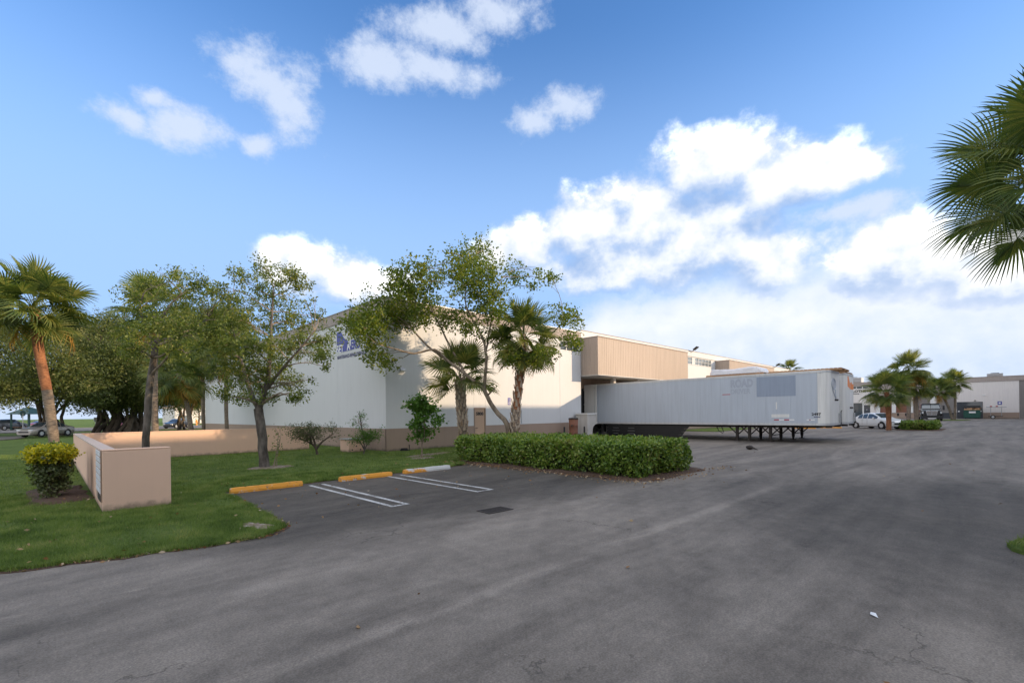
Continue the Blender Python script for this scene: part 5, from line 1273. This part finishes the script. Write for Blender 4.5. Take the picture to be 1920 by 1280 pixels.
# far-off trees across the street, told apart by their place
for i, (x, y, h, s, lb) in enumerate(((-14, 150, 7, 41, 'distant bushy tree at the left edge beyond the street'), (27, 140, 8, 42, 'distant tree beyond the black hatchback'), (33, 150, 8, 43, 'distant tree right behind the warehouse edge'))):
    rs_ = np.random.default_rng(s); cl = [(x + rs_.normal() * 2.2, y + rs_.normal() * 2.2, h * rs_.uniform(.45, 1), rs_.uniform(1.2, 2.0)) for _ in range(9)]
    broadleaf('street_tree', lb, (x, y, 0), [([(x, y, -.1), (x + .2, y, h * .3), (x, y + .3, h * .7)], .25, .08)], cl, 'leafF', 'barkdark', .5, 12, .4, s, per=9, twigs=1, twr=.05)

# ---------------------------------------------------------------- palms
def frond_mesh(name, fan, pet, nseg, droop, seed, arch=.12, wide=.034, spread=128):
    """costapalmate fan leaf: petiole along +x, pleated segments radiating from a curved costa"""
    rs = np.random.default_rng(seed); mb = MB(); Lc = fan * .42
    def costa(s):                                  # s: distance from the petiole base
        t = s / (pet + Lc); return Vector((s * (1 - .05 * t), 0, arch * math.sin(math.pi * min(t, 1) * .8) - droop * .28 * max(0, (s - pet * .6) / (Lc + pet * .4)) ** 2))
    n = 6; mb.tube([costa((pet + Lc * .95) * i / n) for i in range(n + 1)], [.020, .015, .013, .012, .011, .008, .004], 4)
    for i in range(nseg):
        t = -1 + 2 * i / (nseg - 1); th = R(spread) * t
        o = costa(pet + Lc * (1 - abs(t)) ** 1.1)
        L = fan * (.78 + .22 * math.cos(t * 2.0)) * (1 + rs.uniform(-.07, .07)) * (1 - .35 * max(0, 1 - abs(t)) ** 2 * .6)
        d = Vector((math.cos(th), math.sin(th), 0)); side = Vector((-d.y, d.x, 0))
        cup = .50 * abs(math.sin(th)) + .10; dr = droop * (.7 + rs.uniform(0, .6)); tw = rs.uniform(-.25, .25)
        q = []
        for k, s in enumerate((0, .30, .62, .86, 1.0)):
            wd = wide * fan * (0.35, 1.0, .78, .42, .03)[k]
            c_ = o + d * (L * s * (1 - .10 * dr * s)) + Vector((0, 0, cup * L * s * (1 - .55 * s) - dr * L * .62 * s ** 2.3))
            up = Vector((0, 0, 1)); sv = (side + up * tw * s).normalized()
            q.append((c_ - sv * wd + up * wd * .55, c_, c_ + sv * wd + up * wd * .55))
        b = len(mb.v)
        for tri in q: mb.v += [tuple(x) for x in tri]
        for k in range(4):
            for j in range(2): mb.f.append((b + k*3 + j, b + k*3 + j + 1, b + (k+1)*3 + j + 1, b + (k+1)*3 + j))
    return mb.mesh(name)
FR = {}
for key, mt in (('g', 'frond'), ('l', 'frondlit')):
    FR[key] = [frond_mesh('frond', 1.0, p_, 34, d_, 50 + i, a_) for i, (p_, d_, a_) in enumerate(((.95, .25, .16), (1.05, .42, .18), (.9, .62, .14), (1.0, .85, .12), (.8, .15, .1)))]
    for me in FR[key]: me.materials.append(M[mt])
FR['d'] = [frond_mesh('dry_frond', .85, .8, 24, 1.3, 60 + i, .05, .03, 100) for i in range(2)]
for me in FR['d']: me.materials.append(M['frondold'])
FRN = [frond_mesh('frond', 1.0, p_, 52, d_, 70 + i, a_, .022, 132) for i, (p_, d_, a_) in enumerate(((1.0, .22, .16), (1.1, .38, .18), (.95, .55, .14), (1.0, .75, .1)))]
for me in FRN: me.materials.append(M['frond'])
def palm(label, path, r0, r1, nf, size, seed, mix=.5, dead=3, bark='palmbark', boots=0, group='cabbage palms', elmax=82, elmin=-48, near=False, red=None):
    rs = np.random.default_rng(seed); base = path[0]
    t = empty('cabbage_palm', base, 0, label, 'palm tree', group)
    pp = smooth_path(path, 5); n = len(pp); mb = MB()
    rad = [(r0 + (r1 - r0) * i / (n - 1)) * (1 + .05 * (i % 2)) * (1.25 if i == 0 else 1) for i in range(n)]
    def seg_build(a, b, m, nm):
        o_ = MB().tube(pp[a:b + 1], rad[a:b + 1], 12, True).build(nm, M[m], t, True); smooth_by_angle(o_, 60)
    if red:                                          # upper part of the trunk clad in reddish old leaf bases
        k = int(n * red); seg_build(0, k, bark, 'trunk'); seg_build(k, n - 1, 'palmred', 'upper_trunk')
    else: seg_build(0, n - 1, bark, 'trunk')
    if boots:
        bt = MB()
        for i in range(boots):
            f = i / boots; j = f * (n - 1) * .98; k = int(j); p = pp[k].lerp(pp[min(k + 1, n - 1)], j - k); r_ = rad[k]
            a = i * 2.39996; d = Vector((math.cos(a), math.sin(a), 0)); s_ = Vector((-d.y, d.x, 0)); L = rs.uniform(.18, .34); wd = rs.uniform(.04, .065)
            b0 = p + d * r_ * .85; tip = p + d * (r_ + rs.uniform(.04, .12)) + Vector((0, 0, L))
            bb = len(bt.v)
            bt.v += [tuple(q) for q in (b0 - s_ * wd * 1.4, b0 + s_ * wd * 1.4, tip + s_ * wd * .6 - d * .03, tip - s_ * wd * .6 - d * .03, b0 - s_ * wd * 1.2 + d * .05, b0 + s_ * wd * 1.2 + d * .05, tip + s_ * wd * .5, tip - s_ * wd * .5)]
            bt.f += [tuple(bb + q for q in f_) for f_ in ((0,3,2,1),(4,5,6,7),(0,1,5,4),(1,2,6,5),(2,3,7,6),(3,0,4,7))]
        tag(bt.build('boots', M['boot'], t, True), kind='stuff')
    top = pp[-1] - Vector(base)
    for i in range(nf + dead):
        isd = i >= nf; f = (i + .5) / nf if not isd else 1
        az = i * 2.39996 + rs.uniform(-.25, .25)
        e = R(elmax + (elmin - elmax) * f ** .85 + rs.uniform(-8, 8)) if not isd else R(rs.uniform(-72, -25))
        lib = FR['d'] if isd else (FRN if near else FR['l' if rs.uniform() < mix else 'g'])
        me = lib[int(rs.integers(len(lib)))] if isd else lib[min(len(lib) - 1, int(f * len(lib) * .9 + rs.uniform(0, .8)))]
        o_ = link('frond', me, None, t)
        s = size * rs.uniform(.85, 1.1)
        o_.scale = (s, s, s)
        o_.matrix_local = Matrix.Translation(top + Vector((0, 0, -.25 * f + .05))) @ Matrix.Rotation(az, 4, 'Z') @ Matrix.Rotation(-e, 4, 'Y') @ Matrix.Rotation(rs.uniform(-1.0, 1.0), 4, 'X') @ Matrix.Scale(s, 4)
    return t
palm('tall cabbage palm with orange lit leaning trunk behind the clipped shrub', [(.25,27.85,-.1),(.15,27.95,1.2),(-.02,28.1,3.0),(-.25,28.3,4.7),(-.38,28.42,6.45)], .17, .17, 42, 1.06, 81, .5, 2, red=.52)
palm('short cabbage palm with boots on its trunk left of door 5800', [(14.0,17.5,-.1),(13.95,17.5,1.2),(13.88,17.55,2.4),(13.85,17.55,3.5)], .19, .20, 20, 1.0, 82, .4, 0, boots=95, elmin=-30)
palm('cabbage palm with shaggy reddish trunk in front of the spreading tree', [(15.05,15.25,-.1),(15.1,15.2,1.0),(15.35,15.3,2.2),(15.55,15.2,3.8),(15.75,15.15,5.2)], .18, .16, 38, .98, 83, .25, 3, boots=110, red=.45, elmin=-62)
palm('low cabbage palm with drooping orange tipped fronds behind the low wall', [(7.0,38.5,-.1),(6.95,38.6,1.5),(6.75,38.7,3.0),(6.35,38.8,4.8)], .15, .14, 26, 1.25, 84, .5, 6, elmin=-62)
palm('slim grey palm trunk standing behind the low wall nearer the warehouse edge', [(8.55,42.5,-.1),(8.5,42.5,3),(8.5,42.55,6.2)], .13, .12, 22, 1.1, 85, .4, 3)
palm('slim pale palm trunk in front of the shaded wall behind the bushy olive tree', [(9.1,38.2,-.1),(9.05,38.2,2.5),(9.1,38.25,5.6)], .13, .12, 20, 1.0, 86, .3, 3)
palm('cabbage palm whose top fronds stick out above the olive brown tree', [(3.6,27.5,-.1),(3.55,27.4,3),(3.6,27.3,6.5)], .14, .13, 20, 1.05, 87, .5, 1)
palm('near cabbage palm whose big fans reach into the right edge', [(10.75,-1.2,-.1),(10.7,-1.15,1.8),(10.55,-1.05,3.6),(10.30,-.85,5.15)], .19, .18, 30, .79, 88, 0, 0, boots=60, near=True, elmin=-30)
palm('broad green palm in front of the white sedan across the lot', [(49.6,6.0,-.1),(49.6,6.0,1.2),(49.5,6.1,3.2)], .18, .17, 32, 1.0, 89, .15, 1, red=.1)
palm('tallest far palm with orange dry fronds behind the far clipped hedge', [(59.9,5.75,-.1),(60.0,5.7,2),(60.0,5.7,5.6)], .17, .16, 32, 1.0, 90, .8, 9)
palm('lower palm crown right of the white sedan above the far clipped hedge', [(61.7,5.3,-.1),(61.9,5.3,1.6),(62.1,5.4,3.8)], .18, .17, 34, .95, 91, .4, 2, elmin=-25)
palm('far palm with trunk leaning left beside the black truck', [(97.3,4.2,-.1),(97.0,4.5,1.6),(96.4,5.0,3.2),(96.0,5.4,4.6)], .17, .15, 28, 1.15, 92, .3, 3)
palm('far upright palm next to the one leaning left', [(97.8,4.0,-.1),(97.9,3.9,2),(97.9,3.9,5.6)], .16, .15, 28, 1.1, 93, .7, 3)
palm('far palm cut by the right edge before the white wall', [(84.5,-5.0,-.1),(84.5,-5.0,1.5),(84.4,-4.9,3.6)], .17, .16, 26, 1.2, 94, .4, 2)
palm('palm top peeping over the warehouse roof behind the grey trailer', [(84,22.5,-.1),(84,22.5,4),(84,22.5,8.0)], .16, .15, 22, 1.0, 95, .4, 0)

# ---------------------------------------------------------------- hedges and shrubs
def hedge(name, label, x0, x1, y0, y1, h, n, size, seed, rr=.7, m='leafH'):
    """clipped hedge: dense leaf shell over a twiggy core"""
    rs = np.random.default_rng(seed); base = ((x0 + x1) / 2, (y0 + y1) / 2, 0)
    t = empty(name, base, 0, label, 'hedge')
    ol = rrect(x0, x1, y0, y1, rr, 8, .0, seed); ol = np.array(ol)
    d = np.roll(ol, -1, 0) - ol; L = np.linalg.norm(d, axis=1); cum = np.concatenate([[0], np.cumsum(L)]); per = cum[-1]
    ns = int(n * .58); s = rs.uniform(0, per, ns); k = np.clip(np.searchsorted(cum, s) - 1, 0, len(L) - 1)
    p = ol[k] + d[k] * ((s - cum[k]) / L[k])[:, None]; nrm = np.stack([d[k][:, 1], -d[k][:, 0]], 1) / L[k][:, None]
    z = h * rs.uniform(.02, 1.0, ns) ** .8
    lump = .075 * np.sin(s * 2.1 + z * 3) + .05 * np.sin(s * 5.3 - z * 5 + 1) + .03 * np.sin(s * 11 + z * 9)
    inn = rs.uniform(0, 1, ns) ** 1.6 * .22 - lump - np.where(z > h - .2, -(z - h + .2) * .5, 0) + np.where(z < .3, (.3 - z) * .5, 0)
    P1 = np.concatenate([p - nrm * inn[:, None], z[:, None]], 1)
    nt = n - ns; q = np.stack([rs.uniform(x0, x1, nt), rs.uniform(y0, y1, nt)], 1)
    cx = np.clip(q[:, 0], x0 + rr, x1 - rr); cy = np.clip(q[:, 1], y0 + rr, y1 - rr); ok = np.hypot(q[:, 0] - cx, q[:, 1] - cy) < rr; q = q[ok]
    zt = h + .035 * np.sin(q[:, 0] * 3 + q[:, 1] * 2) + .03 * np.sin(q[:, 1] * 6.1) - rs.uniform(0, 1, len(q)) ** 1.7 * .14 + np.where(rs.uniform(size=len(q)) < .06, rs.uniform(0, .09, len(q)), 0)
    P2 = np.concatenate([q, zt[:, None]], 1)
    crown(t, np.concatenate([P1, P2]), size, M[m], rs, base, 'foliage', asp=.58)
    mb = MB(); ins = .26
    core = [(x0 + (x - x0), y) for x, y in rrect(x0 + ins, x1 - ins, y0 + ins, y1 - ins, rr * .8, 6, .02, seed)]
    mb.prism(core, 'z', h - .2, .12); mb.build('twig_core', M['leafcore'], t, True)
    mb = MB()
    for i in range(int(per * 6)):
        s_ = rs.uniform(0, per); k_ = min(max(np.searchsorted(cum, s_) - 1, 0), len(L) - 1); pp_ = ol[k_] + d[k_] * ((s_ - cum[k_]) / L[k_]); nn = np.array([d[k_][1], -d[k_][0]]) / L[k_]
        a = pp_ - nn * .28; b = pp_ - nn * rs.uniform(.02, .15) + rs.normal(size=2) * .06
        mb.tube([(a[0], a[1], .02), (b[0], b[1], rs.uniform(.35, h * .9))], [.010, .004], 3, False)
    tag(mb.build('stems', M['twig'], t, True), kind='stuff')
    return t
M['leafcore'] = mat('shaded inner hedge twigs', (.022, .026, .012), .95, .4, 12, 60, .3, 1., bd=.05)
hedge('clipped_hedge', 'long clipped green hedge at the end of the parking bays', 11.0, 14.15, 6.42, 14.5, .94, 41000, .088, 101, .55)
hedge('clipped_hedge', 'small clipped hedge block across the lot by the far palms', 50.9, 55.6, 3.2, 5.4, .68, 9000, .13, 102, .5)
def shrub(name, label, base, stems, clusters, leafm, size, dens, tuft, seed, per=8, asp=.5, r=.02, bark='twig', extra=None, twigs=3):
    return broadleaf(name, label, base, [(s, r, r * .4) for s in stems], clusters, leafm, bark, size, dens, tuft, seed, per, asp, twigs, wander=.006, cat='shrub', twr=.007, extra=extra)
def bush_stems(x, y, n, h, spread, seed):
    q = random.Random(seed); o_ = []
    for i in range(n):
        a = 2 * math.pi * i / n + q.uniform(-.3, .3); s = spread * q.uniform(.5, 1)
        o_.append([(x + .05 * math.cos(a), y + .05 * math.sin(a), 0), (x + s * .45 * math.cos(a), y + s * .45 * math.sin(a), h * .45), (x + s * math.cos(a), y + s * math.sin(a), h * q.uniform(.8, 1))])
    return o_
def box_clusters(x, y, rx, ry, z0, z1, n, r, seed):
    q = random.Random(seed); o_ = []
    for i in range(n):
        z = q.uniform(z0, z1); k = .78 + .22 * ((z - z0) / (z1 - z0)) ** .6; a = q.uniform(0, 6.283); m_ = q.uniform(.3, 1) ** .5
        o_.append((x + rx * k * m_ * math.cos(a), y + ry * k * m_ * math.sin(a), z, r * q.uniform(.75, 1.2)))
    return o_
def croton(label, x, y, seed, yellow, h=1.2):
    def top(t, rs):
        if yellow <= 0: return
        cl = [(x + .33 * math.cos(a) * q, y + .37 * math.sin(a) * q, h - .18 + rs.uniform(-.06, .05), .12) for a, q in [(rs.uniform(0, 6.28), rs.uniform(.3, 1) ** .5) for _ in range(yellow)]]
        crown(t, tuft_points(cl, 1100, .035, rs, 6), .07, M['leafY'], rs, (x, y, 0), 'yellow_leaves', asp=.6)
    shrub('clipped_shrub', label, (x, y, 0), bush_stems(x, y, 9, h * .9, .34, seed), box_clusters(x, y, .31, .40, .16, h - .10, 60, .11, seed), 'leafG' if yellow else 'leafH', .07, 1000, .04, seed, per=6, asp=.6, r=.016, extra=top)
croton('clipped shrub with yellow tinted top beside the low tan wall', .05, 14.75, 111, 95)
croton('green clipped shrub just behind the yellow tinted one', .0, 16.1, 112, 0, 1.25)
cl = [(10.77 + max(-.7, min(.7, rnd.gauss(0, .42))), 16.15 + max(-.7, min(.7, rnd.gauss(0, .42))), rnd.uniform(.95, 2.45), rnd.uniform(.16, .28)) for _ in range(26)]
cl = [(10.77 + (x - 10.77) * (1.25 - .42 * (z - .9)), 16.15 + (y - 16.15) * (1.25 - .42 * (z - .9)), z, r) for x, y, z, r in cl]
broadleaf('young_tree', 'young glossy leaved tree with thin white stem on the lawn by the corner', (10.77, 16.15, 0), [([(10.77,16.15,0),(10.76,16.16,.5),(10.83,16.1,1.0),(10.87,16.05,1.7),(10.9,16.0,2.3)], .035, .012)], cl, 'leafS', 'barkpale', .12, 330, .07, 121, per=7, asp=.66, twigs=2, twr=.008)
shrub('gnarled_shrub', 'low flat-topped gnarled shrub on the lawn by the end of the low wall', (8.72, 21.49, 0), [[(8.72,21.49,0),(8.65,21.5,.3),(8.45,21.55,.55),(8.0,21.7,.8)], [(8.66,21.5,.3),(8.9,21.4,.6),(9.3,21.2,.95)], [(8.65,21.5,.3),(8.6,21.6,.7),(8.5,21.8,1.1)], [(8.45,21.55,.55),(8.3,21.2,.85),(8.1,20.9,1.0)]],
      [(8.53 + 1.05 * math.cos(a) * q, 21.55 + .75 * math.sin(a) * q, rnd.uniform(.75, 1.35), rnd.uniform(.16, .28)) for a, q in [(rnd.uniform(0, 6.28), rnd.uniform(.1, 1)) for _ in range(26)]], 'leafG', .07, 420, .06, 131, 7, .45, .06, 'barkdark', twigs=6)
shrub('layered_shrub', 'dark layered shrub with wispy upright shoots before the utility box', (10.2, 20.04, 0), [[(10.2,20.04,0),(10.3,19.95,.4),(10.45,19.8,.75)], [(10.25,20.0,.2),(10.1,20.15,.6),(9.95,20.3,.85)], [(10.25,20.0,.2),(10.2,20.1,1.0),(10.1,20.2,1.9)]],
      [(10.28 + .72 * math.cos(a) * q, 19.95 + .6 * math.sin(a) * q, rnd.uniform(.62, 1.0), rnd.uniform(.15, .24)) for a, q in [(rnd.uniform(0, 6.28), rnd.uniform(.1, 1)) for _ in range(20)]] + [(10.15 + rnd.gauss(0, .22), 20.15 + rnd.gauss(0, .22), rnd.uniform(1.1, 1.95), .13) for _ in range(12)], 'leafS', .07, 480, .05, 132, 7, .45, .035, 'bark')
# ---------------------------------------------------------------- grass, fallen leaves, twigs
def in_poly(P, poly):
    x, y = P[:, 0], P[:, 1]; ins = np.zeros(len(P), bool); n = len(poly)
    for i in range(n):
        (x1, y1), (x2, y2) = poly[i], poly[(i + 1) % n]
        c_ = ((y1 > y) != (y2 > y)) & (x < (x2 - x1) * (y - y1) / (y2 - y1 + 1e-12) + x1); ins ^= c_
    return ins
def grass_points(n, rmin, rmax, a0, a1, poly, rs, power=1.0):
    a = rs.uniform(a0, a1, n); r = rmin + (rmax - rmin) * rs.uniform(0, 1, n) ** power
    P = np.stack([r * np.cos(a), r * np.sin(a)], 1)
    return P[in_poly(P, poly)]
def blades(P, z, h, wd, rs):
    n = len(P); dist = np.linalg.norm(P, axis=1)
    a = rs.uniform(0, 2 * math.pi, n); w_ = wd * (.7 + .6 * rs.uniform(size=n)) * np.clip(dist / 8, .8, 2.6); hh = h * rs.uniform(.45, 1.25, n)
    lean = rs.normal(size=(n, 2)) * hh[:, None] * .55
    v = np.zeros((n, 3, 3), dtype=np.float32)
    dx, dy = np.cos(a) * w_, np.sin(a) * w_
    v[:, 0, 0] = P[:, 0] - dx; v[:, 0, 1] = P[:, 1] - dy; v[:, 1, 0] = P[:, 0] + dx; v[:, 1, 1] = P[:, 1] + dy; v[:, :2, 2] = z - .01
    v[:, 2, :2] = P + lean; v[:, 2, 2] = z + hh
    return v.reshape(-1, 3), np.arange(n * 3).reshape(n, 3)
rs = np.random.default_rng(5)
WALL = [(.66, 11.70), (1.84, 11.70), (1.84, 12.0), (.98, 12.0), (.98, 25.4), (9.9, 25.4), (9.9, 25.76), (.66, 25.76)]
BED = rrect(-.28, .72, 13.8, 16.8, .35, seed=4); SOIL = disc(2.40, 8.35, .13, .30, 30, .45, 9, .25); TB = disc(5.4, 17.4, .6, .42, 24, .14, 8)
Pn = np.concatenate([grass_points(330000, 6.2, 16, R(52), R(118), LAWN, rs, 1.0), grass_points(150000, 13, 34, R(45), R(105), LAWN, rs, 1.0)])
for q in (WALL, BED, SOIL, TB): Pn = Pn[~in_poly(Pn, q)]
thin = np.sin(Pn[:, 0] * 1.9 + 1.3 * np.sin(Pn[:, 1] * 1.1)) * np.sin(Pn[:, 1] * 1.5 + np.sin(Pn[:, 0] * .8)) 
Pn = Pn[rs.uniform(size=len(Pn)) < np.clip(1.0 - .75 * np.clip((thin - .25) * 2.2, 0, 1), 0, 1)]
rim = []
for (a, b) in zip(LAWN[1:26], LAWN[2:27]):
    L_ = math.dist(a, b)
    for _ in range(int(min(L_, 9) * 420)):
        t = rnd.random(); k_ = .035 + .05 * math.sin(9 * (a[0] + (b[0] - a[0]) * t) + 5 * (a[1] + (b[1] - a[1]) * t))
        nx_, ny_ = (b[1] - a[1]) / L_, -(b[0] - a[0]) / L_
        o_ = rnd.gauss(0, .03) + max(0, k_) * rnd.random()
        rim.append((a[0] + (b[0] - a[0]) * t + nx_ * o_, a[1] + (b[1] - a[1]) * t + ny_ * o_))
Pn = np.concatenate([Pn, np.array(rim)])
v_, f_ = blades(Pn, .02, .07, .0045, rs)
tag(link('grass', np_mesh('grass', v_, f_), M['blade']), 'short mown green grass of the lawn', 'grass', kind='stuff')
isl = ISL; Pi = np.stack([rs.uniform(8, 14, 22000), rs.uniform(-3.6, .2, 22000)], 1); Pi = Pi[in_poly(Pi, isl)]
v_, f_ = blades(Pi, .05, .07, .005, rs)
tag(link('island_grass', np_mesh('island_grass', v_, f_), M['blade']), 'tufts of grass under the palm at the right edge', 'grass', kind='stuff')
# litter of dry leaves along the lawn edge and under the hedge
edge = []
for (a, b) in zip(LAWN[1:14], LAWN[2:15]):
    for _ in range(int(math.dist(a, b) * 22) + 2):
        t = rnd.random(); edge.append((a[0] + (b[0] - a[0]) * t + rnd.gauss(.03, .06), a[1] + (b[1] - a[1]) * t - abs(rnd.gauss(.0, .07)), .012 + rnd.random() * .015))
for _ in range(420):
    t = rnd.random(); edge.append((10.55 + rnd.gauss(0, .22), 6.0 + t * 8.4, .03 + rnd.random() * .03))
for _ in range(160): edge.append((10.8 + rnd.random() * 4.6, 6.0 + rnd.gauss(-.05, .2), .03 + rnd.random() * .03))
for _ in range(150): edge.append((rnd.uniform(-1, 9), rnd.uniform(7.8, 15), .075))
for _ in range(45): edge.append((rnd.uniform(1, 22), rnd.uniform(-1, 12), .012))
P = np.array(edge); lv, lf = leaves(P, .065, rs, asp=.5, flat=.85)
tag(link('fallen_leaves', np_mesh('fallen_leaves', lv, lf), M['fallen']), 'dry leaves scattered along the lawn edge and hedge', 'leaves', kind='stuff')
